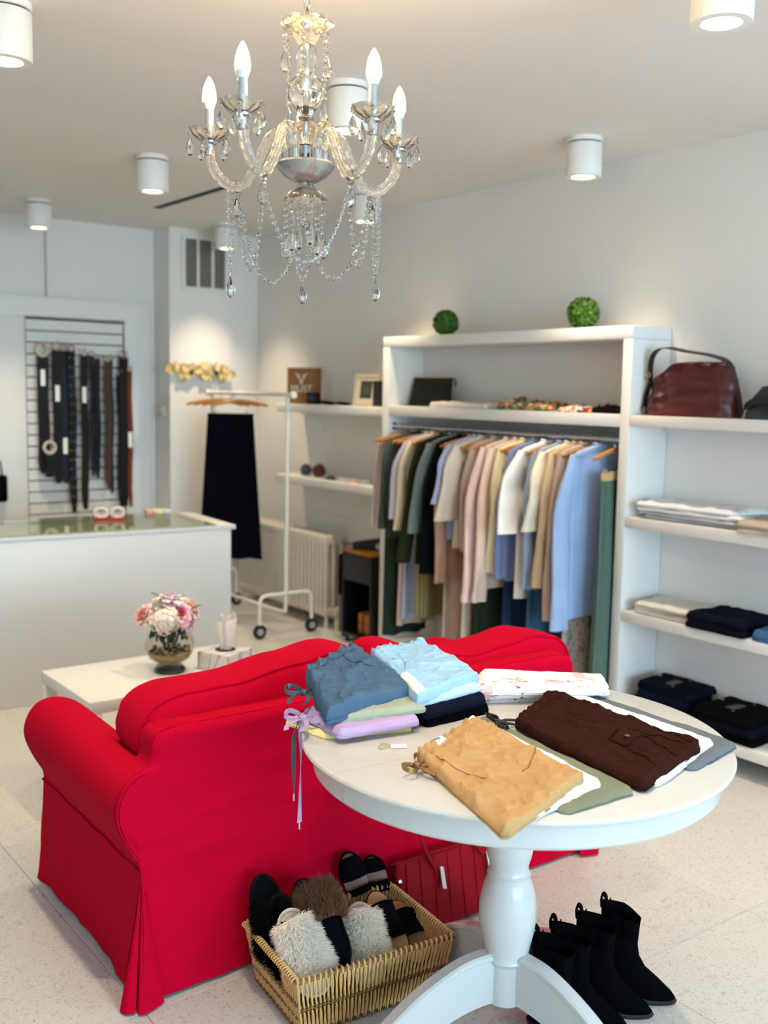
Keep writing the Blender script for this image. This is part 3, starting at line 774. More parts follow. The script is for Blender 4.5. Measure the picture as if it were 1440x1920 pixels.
Q = {
'tan': [(1.469, 1.807, 0.834), (1.746, 1.909, 0.842), (1.660, 1.452, 0.846), (1.356, 1.386, 0.818)],
'tan_white': [(1.535, 1.829, 0.822), (1.774, 1.950, 0.828), (1.695, 1.434, 0.832), (1.445, 1.412, 0.816)],
'olive': [(1.545, 1.845, 0.812), (1.824, 1.963, 0.815), (1.746, 1.386, 0.816), (1.535, 1.392, 0.812)],
'brown': [(1.819, 1.843, 0.834), (2.089, 1.977, 0.842), (2.061, 1.445, 0.844), (1.755, 1.375, 0.828)],
'brown_white': [(1.851, 1.850, 0.822), (2.159, 1.977, 0.826), (2.138, 1.463, 0.828), (1.809, 1.378, 0.817)],
'grey': [(1.975, 1.866, 0.812), (2.222, 1.940, 0.815), (2.193, 1.437, 0.818), (1.960, 1.396, 0.812)],
'blue': [(1.478, 2.296, 0.920), (1.718, 2.411, 0.935), (1.670, 2.065, 0.898), (1.372, 2.033, 0.885)],
'sage': [(1.436, 2.157, 0.868), (1.74, 2.32, 0.870), (1.656, 1.987, 0.864), (1.412, 2.044, 0.860)],
'lilac': [(1.392, 2.177, 0.845), (1.72, 2.31, 0.847), (1.616, 1.965, 0.842), (1.391, 2.003, 0.837)],
'yellow': [(1.362, 2.211, 0.820), (1.70, 2.30, 0.821), (1.608, 1.987, 0.818), (1.385, 2.060, 0.814)],
'lblue': [(1.729, 2.345, 0.925), (1.916, 2.339, 0.935), (1.890, 2.045, 0.904), (1.631, 2.001, 0.890)],
'pblue': [(1.725, 2.296, 0.882), (1.94, 2.32, 0.882), (1.865, 2.010, 0.878), (1.653, 2.008, 0.869)],
'navy': [(1.689, 2.246, 0.860), (1.92, 2.30, 0.860), (1.861, 1.984, 0.856), (1.643, 1.983, 0.850)],
'black': [(1.681, 2.234, 0.834), (1.91, 2.28, 0.834), (1.876, 1.987, 0.829), (1.649, 1.984, 0.823)],
'floral_top': [(2.041, 2.209, 0.852), (2.303, 1.963, 0.850), (2.204, 1.862, 0.846), (1.892, 2.060, 0.848)],
'floral_mid': [(2.030, 2.224, 0.834), (2.315, 1.963, 0.832), (2.238, 1.886, 0.830), (1.888, 2.066, 0.832)],
'floral_low': [(2.029, 2.223, 0.817), (2.295, 1.961, 0.817), (2.225, 1.912, 0.815), (1.907, 2.064, 0.814)],
}
GT = 'folded clothes on the round table'
# front left stack: olive, white, tan
fold('folded_trousers', Q['olive'], .014, OLV, 'olive grey trousers at the bottom of the tan stack, nearest the table front', seed=3, wr=.003, layers=2, group=GT)
fold('folded_trousers', Q['tan_white'], .018, WHT, 'white trousers folded between the tan pair and the olive pair', seed=5, wr=.003, layers=2, group=GT)
o, S = fold('folded_trousers', Q['tan'], .026, TAN, 'tan cotton trousers with gold glitter drawstring, overhanging the table front', seed=8, nu=110, nv=84, wr=.0105, gather=.0065, layers=2, group=GT)
seamline(S, line((.115, .02), (.115, .98), 24), TAN, o, .0022, 'waistband_seam', .0)
seamline(S, [(.12+.5*t, .10+.20*t*t) for t in [i/14 for i in range(15)]], SEAMT, o, .0009)
seamline(S, [(.60+.10*sin(pi*t*.5), .98-.36*t) for t in [i/12 for i in range(13)]], SEAMT, o, .0015, 'pocket_edge')
patch(S, .03, .10, .42, .62, .0, .0012, TAN, o, 'belt_loop')
bowknot(S(.10, -.02, -.006)+Vector((-.02, -.01, 0)), GLIT, o, 1.35, .5)
lb = patch(S, .005, .075, .26, .40, .003, .0006, PAPER, o, 'brand_label')
dv = (S(.04, .40)-S(.04, .26)); Xd = dv.normalized(); Yd = (S(.0, .33)-S(.075, .33)).normalized(); Zd = Xd.cross(Yd).normalized(); Yd = Zd.cross(Xd)
text('MUST', .016, INK, lb, Matrix.Translation(S(.04, .33, .0052)) @ Matrix((Xd, Yd, Zd)).transposed().to_4x4())
ht = thing('price_tag', 'small white price tag and clear loop beside the tan trousers', 'price tag', (1.505, 1.915, TZ+.001), radians(-25))
MB().rbox(-.020, .020, -.014, .014, 0, .0012, .0004, 1).build('card', PAPER, ht)
MB().ribbon(smooth_path([(-.02, .0, .001), (-.034, .006, .006), (-.048, .003, .004), (-.05, -.012, .002), (-.036, -.012, .003), (-.021, -.004, .001)], 4), (0, 0, 1), .008, .001).build('loop', mat('clear_loop', (214, 200, 170), rough=.4), ht)
# right stack: grey, white, brown
fold('folded_trousers', Q['grey'], .015, GRY, 'steel grey trousers at the bottom of the brown stack, by the right rim', seed=13, wr=.004, layers=2, group=GT)
fold('folded_trousers', Q['brown_white'], .016, WHT, 'white trousers folded between the brown pair and the grey pair', seed=15, wr=.003, layers=2, group=GT)
o, S = fold('folded_trousers', Q['brown'], .026, BRN, 'dark brown cargo trousers with buttoned pocket flap, top of their stack', seed=21, nu=104, nv=80, wr=.0085, gather=.0055, layers=2, group=GT)
pf = patch(S, .62, .74, .40, .66, .002, .002, BRN, o, 'pocket_flap')
bt = S(.70, .50, .0055); MB().lathe([(0, 0), (.0065, 0), (.0065, .002), (.004, .0028), (.0, .002)], 16, tuple(bt)).build('button', mat('button_gunmetal', (140, 124, 108), rough=.3, metal=.8), pf)
for uv in (line((.74, .38), (.96, .30)), line((.60, .68), (.94, .82)), line((.61, .40), (.61, .66)), [(.60+.37*t, .99-.05*sin(pi*t)-.30*max(0, t-.6)) for t in [i/14 for i in range(15)]], line((.75, .66), (.98, .60))):
    seamline(S, uv, DARKS, o, .0013)
seamline(S, line((.10, .03), (.10, .97), 24), BRN, o, .002, 'waistband_seam', 0)
bowknot(S(.03, .0, .002)+Vector((-.028, .034, -.008)), GLID, o, 1.4, 1.2)
# back left stack: yellow, lilac, sage, slate blue
fold('folded_trousers', Q['yellow'], .019, YEL, 'pale yellow trousers at the bottom of the back left stack', seed=31, wr=.004, layers=2, group=GT)
o, S = fold('folded_trousers', Q['lilac'], .024, LIL, 'lilac trousers with glitter drawstring, second from bottom under the sage pair', seed=33, wr=.004, layers=1, group=GT)
bowknot(Vector((1.372, 2.135, .828))-o.location, LIL, o, 1.5, -.9)
fold('folded_trousers', Q['sage'], .024, SAG, 'sage green trousers folded under the slate blue pair', seed=35, wr=.006, layers=1, group=GT)
o, S = fold('folded_trousers', Q['blue'], .042, BLU, 'slate blue trousers with glitter drawstring, top of the back left stack', seed=37, nu=90, nv=76, wr=.0115, gather=.008, layers=2, group=GT)
seamline(S, line((.13, .02), (.13, .98), 24), BLU, o, .0022, 'waistband_seam', 0)
seamline(S, [(.14+.4*t, .62+.2*t*t) for t in [i/12 for i in range(13)]], cloth('blue_stitch', (48, 68, 92)), o, .0013)
bowknot(S(.3, -.02, -.02)+Vector((-.018, .0, 0)), GLIS, o, 1.5, -.8)
# two ribbon ends hanging over the table edge
for q, (dx, m_, L_) in enumerate(((-.004, cloth('grey_ribbon', (96, 96, 106)), .20), (.006, LIL, .275))):
    x0, y0 = 1.262, 2.016
    t = thing('drawstring_end', ('grey glitter drawstring end hanging over the left table rim', 'lilac drawstring end with metal tip hanging lowest over the table rim')[q], 'drawstring', (1.372+dx, 2.155-.012*q, 0))
    pts = smooth_path([(.055, .02, .835), (.01, .0, .832), (-.008, 0, .80), (-.012+.004*q, 0, .74), (-.010, .001, .835-L_)], 6)
    MB().ribbon(pts, lambda i: (cos(i*.22+q), -sin(i*.22+q), .05), .013, .0014).build('ribbon', m_, t)
    MB().lathe([(.0, -.02), (.0022, -.018), (.0022, 0), (0, .001)], 8, (-.010, .001, .835-L_)).build('metal_tip', mat('tip_rose', (206, 186, 190), rough=.3, metal=.6), t)
# back middle stack: black, navy, pale blue, light blue
fold('folded_trousers', Q['black'], .031, BLK, 'near-black trousers at the bottom of the light blue stack', seed=41, wr=.004, layers=2, group=GT)
fold('folded_trousers', Q['navy'], .028, NAV, 'dark navy trousers folded above the near-black pair', seed=43, wr=.004, layers=1, group=GT)
fold('folded_trousers', Q['pblue'], .022, PBL, 'pale blue trousers folded between the light blue pair and the navy pair', seed=45, wr=.004, layers=1, group=GT)
o, S = fold('folded_trousers', Q['lblue'], .042, LBL, 'light blue denim trousers, top of the stack beside the floral ones', seed=47, nu=90, nv=72, wr=.0095, gather=.006, layers=2, group=GT)
seamline(S, line((.14, .02), (.14, .98), 24), LBL, o, .0022, 'waistband_seam', 0)
seamline(S, [(.30+.25*t, .16+.10*sin(pi*t)) for t in [i/12 for i in range(13)]], cloth('denim_stitch', (108, 150, 188)), o, .0014, 'pocket_seam')
tg = patch(S, .64, .97, .015, .13, .004, .0008, PAPER, o, 'price_tag')
# floral stack
for nm, h_, sd_, lab in (('floral_low', .017, 51, 'white floral trousers, lowest of the floral stack'), ('floral_mid', .018, 53, 'white floral trousers in the middle of the floral stack'), ('floral_top', .020, 55, 'white trousers printed with pink roses, top of the floral stack')):
    fold('folded_trousers', Q[nm], h_, FLO, lab, seed=sd_, wr=.003, layers=2, group=GT)
# ================================================================= wicker basket of slippers
WICK = mat('wicker_honey', (214, 172, 112), rough=0.5, noise_scale=40, noise_amt=0.28)
WICD = mat('wicker_weaver', (130, 92, 52), rough=0.55, noise_scale=40, noise_amt=0.3)
bk = thing('wicker_basket', 'rectangular honey wicker basket with handle hole, full of slippers', 'basket', (1.582, 2.222, 0), radians(-6.5))
BL, BW_, BH = .238, .168, .165       # half length, half width, rim height
il, iw = .028, .024                  # taper
def bpt(side, s, t):
    """point on the basket wall: side 0 front,1 right,2 back,3 left; s in -1..1, t 0 bottom..1 rim"""
    L_ = BL-il*(1-t); W_ = BW_-iw*(1-t)
    if side == 0: return Vector((s*L_, -W_, t*BH))
    if side == 1: return Vector((L_, s*W_, t*BH))
    if side == 2: return Vector((-s*L_, W_, t*BH))
    return Vector((-L_, -s*W_, t*BH))
rnd = random.Random(4)
for side in range(4):
    n = 38 if side in (0, 2) else 26
    mb = MB()
    for i in range(n+1):
        s = -1+2*i/n
        hole = side == 3 and -.42 < s < .42
        for rep in (0, 1):
            sl = (.018 if (i+rep) % 2 else -.018)*(.24/(BL if side in (0, 2) else BW_))
            out = .0022*(1 if rep else -1)
            if side in (0, 1): pass
            nrm = (Vector((0, -1, 0)), Vector((1, 0, 0)), Vector((0, 1, 0)), Vector((-1, 0, 0)))[side]
            tt = (0, .3, .52, .78, 1.0) if not hole else (0, .2, .40, .54)
            pts = [bpt(side, max(-1, min(1, s+sl*(t-.5)*1.2)), t)+nrm*(out*(1 if (j % 2) else -1))+Vector((0, 0, .004)) for j, t in enumerate(tt)]
            mb.tube(pts, .0025+.0005*rnd.random(), 5)
    mb.build('wicker_stakes', WICK, bk, kind='stuff')
    wv = MB()
    rows = (.03, .06, .47, .52) if side != 3 else (.03, .06, .30, .54, .58)
    for t in rows:
        for ph in (0, pi):
            nrm = (Vector((0, -1, 0)), Vector((1, 0, 0)), Vector((0, 1, 0)), Vector((-1, 0, 0)))[side]
            m_ = n*2
            wv.tube([bpt(side, -1+2*i/m_, t)+nrm*.0048*cos(i*pi/1.0+ph)+Vector((0, 0, .003*sin(i*pi/2+ph))) for i in range(m_+1)], .0020, 5)
    if side == 3:
        for s in (-.42, .42): wv.tube([bpt(3, s, t) for t in (.5, .65, .8, 1.0)], .005, 6)
    wv.build('weaver_rows', WICD, bk, kind='stuff')
# rolled rim: slanted wraps round a core
per = []
for side in range(4):
    for i in range(24): per.append(bpt(side, -1+2*i/24, 1.0)+Vector((0, 0, .002)))
MB().tube(per, .0062, 7, closed=True).build('rim_core', WICD, bk)
rw = MB(); N_ = len(per); tot = 118
for i in range(tot):
    f0 = i/tot*N_; k = int(f0) % N_; fr_ = f0-int(f0); p = per[k].lerp(per[(k+1) % N_], fr_); d = (per[(k+1) % N_]-per[k]).normalized(); nn = Vector((d.y, -d.x, 0))
    rw.tube([p+nn*.0085*cos(a)+Vector((0, 0, .0085*sin(a)))+d*(.0055*(a/pi-.5)) for a in [pi*j/5*1.25-.3 for j in range(6)]], .0032, 6)
rw.build('rim_wrap', WICK, bk, kind='stuff')
MB().box(-BL+il, BL-il, -BW_+iw, BW_-iw, .002, .008).build('base', WICD, bk)

def hw(t, W):
    """half width of a sole, t = 0 toe .. 1 heel"""
    e = (1-abs(2*t-1)**3.2)**.5 if 0 < t < 1 else 0
    return W/2*e*(1.0-.16*t-.10*math.exp(-((t-.58)/.16)**2))
def sole_outline(L, W, n=18, s=1.0):
    tt_ = [(1-cos(pi*i/n))/2 for i in range(n+1)]; a = [(hw(t, W)*s, (t-.5)*L*s) for t in tt_]
    return a+[(-x, y) for x, y in reversed(a[1:-1])]
def sole(L, W, z0, z1, s=1.0, r=.004):
    mb = MB(); rings = []
    for z, k in ((z0, .96), (z0+r, 1.0), (z1-r, 1.0), (z1, .965)):
        rings.append([(x*k, y*k, z) for x, y in sole_outline(L, W, 18, s)])
    return mb.loft(rings, True, True)
def strap_fn(L, W, t0, t1, h):
    def fn(u, v):
        t = t0+(t1-t0)*u; a = pi*v; w_ = hw(t, W)*1.06
        hh = h*(.72+.28*u)
        return Vector((w_*cos(a), (t-.5)*L, .006+hh*sin(a)**.8))
    return fn
def strap(L, W, t0, t1, h, th=.004):
    fn = strap_fn(L, W, t0, t1, h); mb = MB()
    mb.grid(fn, 8, 18); mb.grid(lambda u, v: fn(u, v)*1.0-Vector((0, 0, th*sin(pi*v)+.0)), 8, 18)
    return mb, fn
def fur(fn, count, ln, seed, col_m, name, parent, dirn=(0, -.5, 0)):
    rnd = random.Random(seed); mb = MB(); vs = []; fs = []
    for i in range(count):
        u, v = rnd.random(), rnd.random(); p = fn(u, v); e = 1e-3
        du = fn(min(u+e, 1), v)-fn(max(u-e, 0), v); dv = fn(u, min(v+e, 1))-fn(u, max(v-e, 0)); n_ = du.cross(dv)
        if n_.length < 1e-12: continue
        n_.normalize()
        if n_.z < 0 and abs(n_.z) > .2: n_ = -n_
        if n_.dot(Vector((p.x, 0, p.z))) < 0: n_ = -n_
        d = (n_+Vector((rnd.uniform(-.7, .7), rnd.uniform(-.7, .7), rnd.uniform(-.5, .5)))+Vector(dirn)*.5).normalized()
        l_ = ln*rnd.uniform(.6, 1.15); side = d.cross(Vector((rnd.uniform(-1, 1), rnd.uniform(-1, 1), rnd.uniform(-1, 1)))).normalized()*.0011
        mid = p+d*l_*.55+Vector((0, 0, 0)); tip = p+d*l_+Vector(dirn)*l_*.35; k = len(vs)
        vs += [p-side, p+side, mid+side*.8, mid-side*.8, tip]; fs += [(k, k+1, k+2, k+3), (k+3, k+2, k+4)]
    mb.add(vs, fs); return mb.build(name, col_m, parent, smooth=False, kind='stuff')
def fur_material(name, col):
    """fine hairs let light through as well as scattering it back"""
    m = bpy.data.materials.new(name); m.use_nodes = True; nt = m.node_tree; nt.nodes.clear()
    o = nt.nodes.new('ShaderNodeOutputMaterial'); mx = nt.nodes.new('ShaderNodeMixShader'); d = nt.nodes.new('ShaderNodeBsdfDiffuse'); t = nt.nodes.new('ShaderNodeBsdfTranslucent')
    d.inputs[0].default_value = lin(col); t.inputs[0].default_value = lin(col); mx.inputs[0].default_value = .5
    nt.links.new(d.outputs[0], mx.inputs[1]); nt.links.new(t.outputs[0], mx.inputs[2]); nt.links.new(mx.outputs[0], o.inputs[0]); MATS[name] = m
    return m
def place(o, toe, heel, up=(0, 0, 0)):
    toe, heel = Vector(toe), Vector(heel); D = (heel-toe).normalized(); mid = (toe+heel)/2
    V = ((Vector((.35, .2, 1.75))-mid).normalized()+Vector(up)).normalized(); N = (V-D*V.dot(D)).normalized(); X = D.cross(N)
    m = Matrix((X, D, N)).transposed().to_4x4(); m.translation = mid; o.matrix_world = m
SOLEC = mat('cream_foam', (232, 222, 208), rough=0.6); FURC = fur_material('cream_fur', (255, 250, 242)); INC = mat('cream_insole', (222, 212, 200), rough=0.8)
SOLEB = mat('black_foam', (8, 8, 10), rough=0.7, spec=.15); FURB = mat('black_fur', (6, 6, 7), rough=0.85, spec=.1); INB = mat('navy_insole', (10, 12, 18), rough=0.95, spec=.05)
FURN = mat('brown_fur', (116, 78, 58), rough=0.85, spec=.1, noise_scale=26, noise_amt=.55); INT = mat('tan_insole', (196, 154, 106), rough=0.7); INP = mat('mauve_insole', (150, 112, 100), rough=0.7)
GS = 'footwear in the wicker basket'
def slipper(label, toe, heel, sm, im, fm, L=.24, W=.098, furlen=.016, cnt=2600, seed=1, t0=.14, t1=.66, sh=.052, up=(0, 0, 0), platform=.026):
    t = thing('fluffy_slipper', label, 'slipper', (0, 0, 0), group=GS)
    sole(L, W, -platform, 0).build('sole', sm, t, angle=50)
    rimm = MB(); ol = [(x, y, .003) for x, y in sole_outline(L, W, 18, .965)]
    rimm.tube(ol, .005, 6, closed=True); rimm.build('footbed_rim', sm, t)
    sole(L, W, -.001, .0035, .92, .001).build('insole', im, t)
    mb, fn = strap(L, W, t0, t1, sh); st = mb.build('strap', fm, t)
    fur(fn, cnt, furlen, seed, fm, 'fur', st)
    place(t, toe, heel, up)
    return t
slipper('black fluffy slipper at the back left corner of the basket', (1.395, 2.285, .075), (1.420, 2.425, .298), SOLEB, INB, FURB, L=.26, W=.108, seed=2, furlen=.013, cnt=1800, t1=.70)
slipper('black fluffy slipper in front of the other black one, behind the cream pair', (1.400, 2.190, .075), (1.427, 2.345, .268), SOLEB, INB, FURB, L=.25, W=.108, seed=3, furlen=.013, cnt=1800, t1=.66)
slipper('black slipper heel half hidden behind the brown fur slipper', (1.50, 2.285, .07), (1.552, 2.41, .240), SOLEB, INB, FURB, seed=4, furlen=.010, cnt=900, t1=.62)
slipper('cream fluffy slipper nearest the basket handle hole', (1.418, 2.122, .098), (1.412, 2.262, .246), SOLEC, INC, FURC, seed=5, cnt=5200, L=.235, W=.118, furlen=.024, t0=.22, t1=.84, sh=.058)
slipper('cream fluffy slipper right of the brown fur one', (1.588, 2.125, .085), (1.640, 2.250, .185), SOLEC, INC, FURC, seed=6, cnt=4600, L=.235, W=.112, furlen=.024, t0=.16, t1=.80, sh=.055)
slipper('black mule with a thick brown fur strap lying between the cream pair', (1.515, 2.305, .285), (1.492, 2.115, .135), SOLEB, INB, FURN, seed=7, cnt=5200, L=.255, W=.096, furlen=.030, t0=.10, t1=.50, sh=.056)
def sandal(label, toe, heel, im, sm, L=.23, W=.085, seed=1, bands=((.12, .30, .030), (.36, .52, .036)), bow=False, mbnd=None, up=(0, 0, 0)):
    t = thing('strap_sandal', label, 'sandal', (0, 0, 0), group=GS)
    sole(L, W, -.016, 0).build('sole', sm, t, angle=50)
    sole(L, W, -.001, .003, .94, .001).build('insole', im, t)
    for (a, b, h_) in bands:
        mb, fn = strap(L, W, a, b, h_); bo_ = mb.build('strap', mbnd or BLKCLOTH, t)
    if bow:
        c = fn(.5, .5); bowknot(Vector((c.x, c.y, c.z)), BLKCLOTH, t, 1.1, 0.1, False, 'bow')
    place(t, toe, heel, up)
    return t
sandal('black strappy sandal standing tallest at the back of the basket', (1.716, 2.428, .280), (1.752, 2.345, .070), INP, SOLEB, bands=((.05, .34, .030), (.46, .54, .028), (.66, .72, .030)))
sandal('navy-black sandal leaning beside the tallest one at the basket back', (1.808, 2.428, .240), (1.805, 2.335, .045), INP, SOLEB, bands=((.04, .22, .026), (.34, .48, .030), (.60, .66, .030)), seed=2)
sandal('black bow slide with tan insole leaning at the basket front right', (1.690, 2.118, .085), (1.722, 2.295, .205), INT, SOLEB, L=.235, W=.095, bands=((.36, .74, .042), (.30, .38, .030)), bow=True)
sandal('black slide with tan insole tucked against the basket right end', (1.762, 2.118, .07), (1.800, 2.295, .150), INT, SOLEB, L=.225, W=.09, bands=((.34, .70, .042),), bow=True)

# ================================================================= red quilted tote leaning on the sofa
REDL = mat('red_leather', (140, 0, 20), rough=0.6, spec=0.15, noise_scale=12, noise_amt=.12, bump=.4, bump_scale=160)
tt = thing('tote_bag', 'red quilted tote bag with silver handle tips, leaning on the sofa back', 'bag', (2.065, 2.335, .001), radians(-1), rot=(radians(-22), 0, radians(-1)))
def tote(u, v):
    x = (u-.5)*(.37+.02*sin(pi*v)); z = v*.215
    return x, z
mb = MB(); rings = []
for k in range(13):
    v = k/12; wd = .172+.016*sin(pi*v)**.6; th = .036*(1-.55*v)
    ring = []
    for i in range(40):
        a = 2*pi*i/40; c, s = cos(a), sin(a)
        x = wd*math.copysign(abs(c)**.35, c); y = th*math.copysign(abs(s)**.6, s)
        ring.append((x, y+.003*fbm(x*9, v*5, 2), v*.215+.004*(1-abs(c))*0))
    rings.append(ring)
mb.loft(rings, True, True); body = mb.build('body', REDL, tt, angle=55)
for i in range(7):
    x0 = -.16+i*.055; pts = []
    for k in range(13):
        v = .02+.94*k/12; x = x0+.05*(1-v)*-1+.02
        if abs(x) < .172: pts.append((x, -.0362*(1-.55*v)-.0004, v*.215))
    if len(pts) > 3: MB().tube(pts, .0026, 6).build('quilt_seam', REDL, body)
MB().tube([(.182*cos(a), .020*sin(a), .2145) for a in [2*pi*i/36 for i in range(36)]], .0045, 6, closed=True).build('top_piping', REDL, tt)
for sx in (-.05, .145):
    MB().ribbon(smooth_path([(sx-.022, -.02, .30), (sx-.02, -.028, .25), (sx-.008, -.030, .20), (sx+.008, -.032, .165)], 5), (1, 0, 0), .012, .004).build('handle', REDL, tt)
    MB().rbox(-.0075, .0075, -.003, .003, -.036, .036, .001, 1, Matrix.Translation((sx+.022, -.037, .135)) @ Matrix.Rotation(radians(22), 4, 'Y') @ Matrix.Rotation(radians(-22), 4, 'X')).build('handle_tip', mat('silver_tip', (214, 214, 216), rough=.3, metal=.4), tt)
MB().ribbon(smooth_path([(-.072, -.02, .30), (-.06, -.01, .345), (0.03, .0, .365), (.11, -.008, .345), (.123, -.02, .30)], 6), (0, 1, 0), .012, .004).build('handle', REDL, tt)
MB().lathe([(0, 0), (.006, 0), (.006, .003), (0, .004)], 12, (0, 0, 0), Matrix.Translation((-.176, -.016, .16)) @ Matrix.Rotation(pi/2, 4, 'X')).build('stud', CHROME, tt)

# ================================================================= black suede ankle boots
SUEDE = mat('black_suede', (7, 7, 9), rough=1.0, spec=.02, noise_scale=60, noise_amt=.35, bump=.4, bump_scale=300)
RUB = mat('boot_sole_rubber', (26, 27, 31), rough=0.6)
def boot(label, heel, rz, h=.255, L=.205):
    t = thing('ankle_boot', label, 'boot', (heel[0], heel[1], 0), rz, group='black suede ankle boots beside the table foot')
    k = L/.205; sec = [(.030, -.092, .104, .036), (.040, -.093, .109, .038), (.055, -.088, .102, .038), (.072, -.072, .084, .037), (.092, -.055, .064, .036), (.115, -.046, .053, .036), (.150, -.044, .050, .037), (.19, -.045, .052, .039), (.225, -.046, .054, .041), (h, -.046, .055, .042)]
    # the foot section dips to the toe: shear z with y near the sole
    rings = []
    n = 28
    for si, (z, yc, a, b) in enumerate(sec):
        ring = []
        for i in range(n):
            th_ = 2*pi*i/n; c, s = cos(th_), sin(th_)
            y = yc+a*math.copysign(abs(s)**.85, s); x = b*c*(1-.22*max(0, -s)**2 if si < 4 else 1)
            zz = z
            if si < 5:
                f_ = max(0, min(1, (-y-.045)/.12)); zz = z-.022*f_*(1 if si < 3 else .6)
            if si == len(sec)-1:
                zz = z-.030*max(0, -s)*(1-.0)+.006*max(0, s)-.012*abs(c)
            x += .0025*fbm(y*30, zz*30, heel[0]*9); y += .003*fbm(x*30, zz*28, heel[0]*5)
            ring.append((x, y*k, zz))
        rings.append(ring)
    inner = [[(x*.9, (y+.046*k)*.9-.046*k, z-.004) for x, y, z in rings[-1]], [(x*.85, (y+.046*k)*.85-.046*k, z-.10) for x, y, z in rings[-1]]]
    MB().loft(rings+inner, True, True).build('upper', SUEDE, t, angle=60)
    sr = []
    for z, kk in ((0, .96), (.004, 1.0), (.011, 1.02), (.013, .98)):
        sr.append([(x*kk*1.03, ((y/k+.093)*kk*1.02-.093)*k, z+.0+.019*max(0, min(1, (y/k+.12)/.10))*(1 if z > .003 else .6)) for x, y, zz in rings[1]])
    MB().loft(sr, True, True).build('sole', RUB, t, angle=50)
    MB().rbox(-.031, .031, -.058*k, .006, .0, .030, .005, 2).build('heel', RUB, t)
    MB().ribbon(smooth_path([(0, .008, h-.012), (0, .010, h+.014), (0, .004, h+.024), (0, -.004, h+.012), (0, -.004, h-.014)], 4), (1, 0, 0), .020, .005).build('pull_tab', SUEDE, t)
    MB().ribbon([(.040, -.010, h-.004), (.0425, -.012, h-.05), (.039, -.016, h-.11), (.0385, -.022, h-.16)], (0, 1, 0), .004, .0016).build('zipper', mat('zip_dark', (52, 52, 58), rough=.4, metal=.6), t)
    MB().rbox(-.045, -.030, -.085*k, -.055*k, h-.072, h-.022, .004, 2).build('buckle_flap', SUEDE, t)
    return t
boot('black suede ankle boot nearest the right, standing apart from the table', (2.160, 1.803), radians(33))
boot('black suede ankle boot second from the right', (2.056, 1.800), radians(33))
boot('black suede ankle boot third from the right, behind the table foot', (1.952, 1.797), radians(33), .258)
boot('black suede ankle boot closest to the table column', (1.868, 1.780), radians(34), .262)
# ================================================================= open clothes unit on the right wall
SHELFW = mat('shelf_white', (228, 227, 224), rough=0.4, spec=0.4)
un = thing('clothes_unit', 'tall white open clothes unit with top shelf and hanging rail', 'shelving unit', (3.9, 3.24, 0))
UD, UW, UH = .283, 1.958, 1.988     # depth (x), width (y), height
MB().rbox(0, UD, 0, .057, 0, UH-.062, .003).build('side_panel', SHELFW, un)
MB().rbox(0, UD, UW-.062, UW, 0, UH-.062, .003).build('side_panel', SHELFW, un)
MB().rbox(0, UD, 0, UW, UH-.0615, UH, .003).build('top_board', SHELFW, un)
MB().rbox(.001, UD, .0575, UW-.0625, 1.507, 1.568, .003).build('shelf_board', SHELFW, un)
MB().box(UD-.012, UD, .058, UW-.063, .08, UH-.062).build('back_panel', mat('back_panel_grey', (214, 214, 212), rough=.6), un)
MB().rbox(.02, UD, .058, UW-.063, 0, .08, .003).build('plinth', SHELFW, un)
RX, RZ = 3.945, 1.443
MB().tube([(RX-3.9, .058, RZ), (RX-3.9, UW-.063, RZ)], .0125, 14).build('hanging_rail', CHROME, un)
for yy in (.062, UW-.067): MB().lathe([(.022, -.004), (.022, .004), (.012, .006)], 18, (0, 0, 0), Matrix.Translation((RX-3.9, yy, RZ)) @ Matrix.Rotation(pi/2, 4, 'X')).build('rail_bracket', CHROME, un)

def hanger_meshes(half=.205, m=WOOD):
    bar = MB(); rings = []
    for i in range(17):
        t = -1+2*i/16; x = t*half; z = -.052-.036*abs(t)**1.6; yb = .012*(t*t)
        a = .0065+.0015*abs(t); b = .013-.003*abs(t)
        rings.append([(x, yb+a*cos(q), z+b*sin(q)) for q in [2*pi*k/8 for k in range(8)]])
    bar.loft(rings, True, True)
    hook = MB().tube(smooth_path([(0, 0, -.045), (0, 0, -.022), (.010, 0, -.010), (.0155, 0, .004), (.008, 0, .0165), (-.006, 0, .0155), (-.0145, 0, .006)], 4), .0018, 6)
    return bar.mesh('bar', m), hook.mesh('hook', CHROME)
HM = hanger_meshes()
HMW = hanger_meshes(.20, mat('white_hanger', (232, 230, 224), rough=.4))
def hanger(what, Y, yaw=0.0, x=None, meshes=None, group='hangers on the clothes unit rail', z=None, kind='wooden'):
    t = thing('clothes_hanger', '%s hanger holding the %s' % (kind, what), 'hanger', (RX if x is None else x, Y, RZ if z is None else z), yaw, group=group)
    for nm, me in zip(('bar', 'hook'), meshes or HM): link(nm, me, t)
    return t
def ring_(cx, cy, z, a, b, n, fold, ph, seed, pw=.75):
    out = []
    for i in range(n):
        q = 2*pi*i/n; c, s = cos(q), sin(q)
        x = a*math.copysign(abs(c)**pw, c); y = b*math.copysign(abs(s)**pw, s)
        y += fold*sin(ph+x/max(a, .001)*4.2+seed)+fold*.5*sin(x*70+seed*2)
        out.append((cx+x, cy+y, z))
    return out
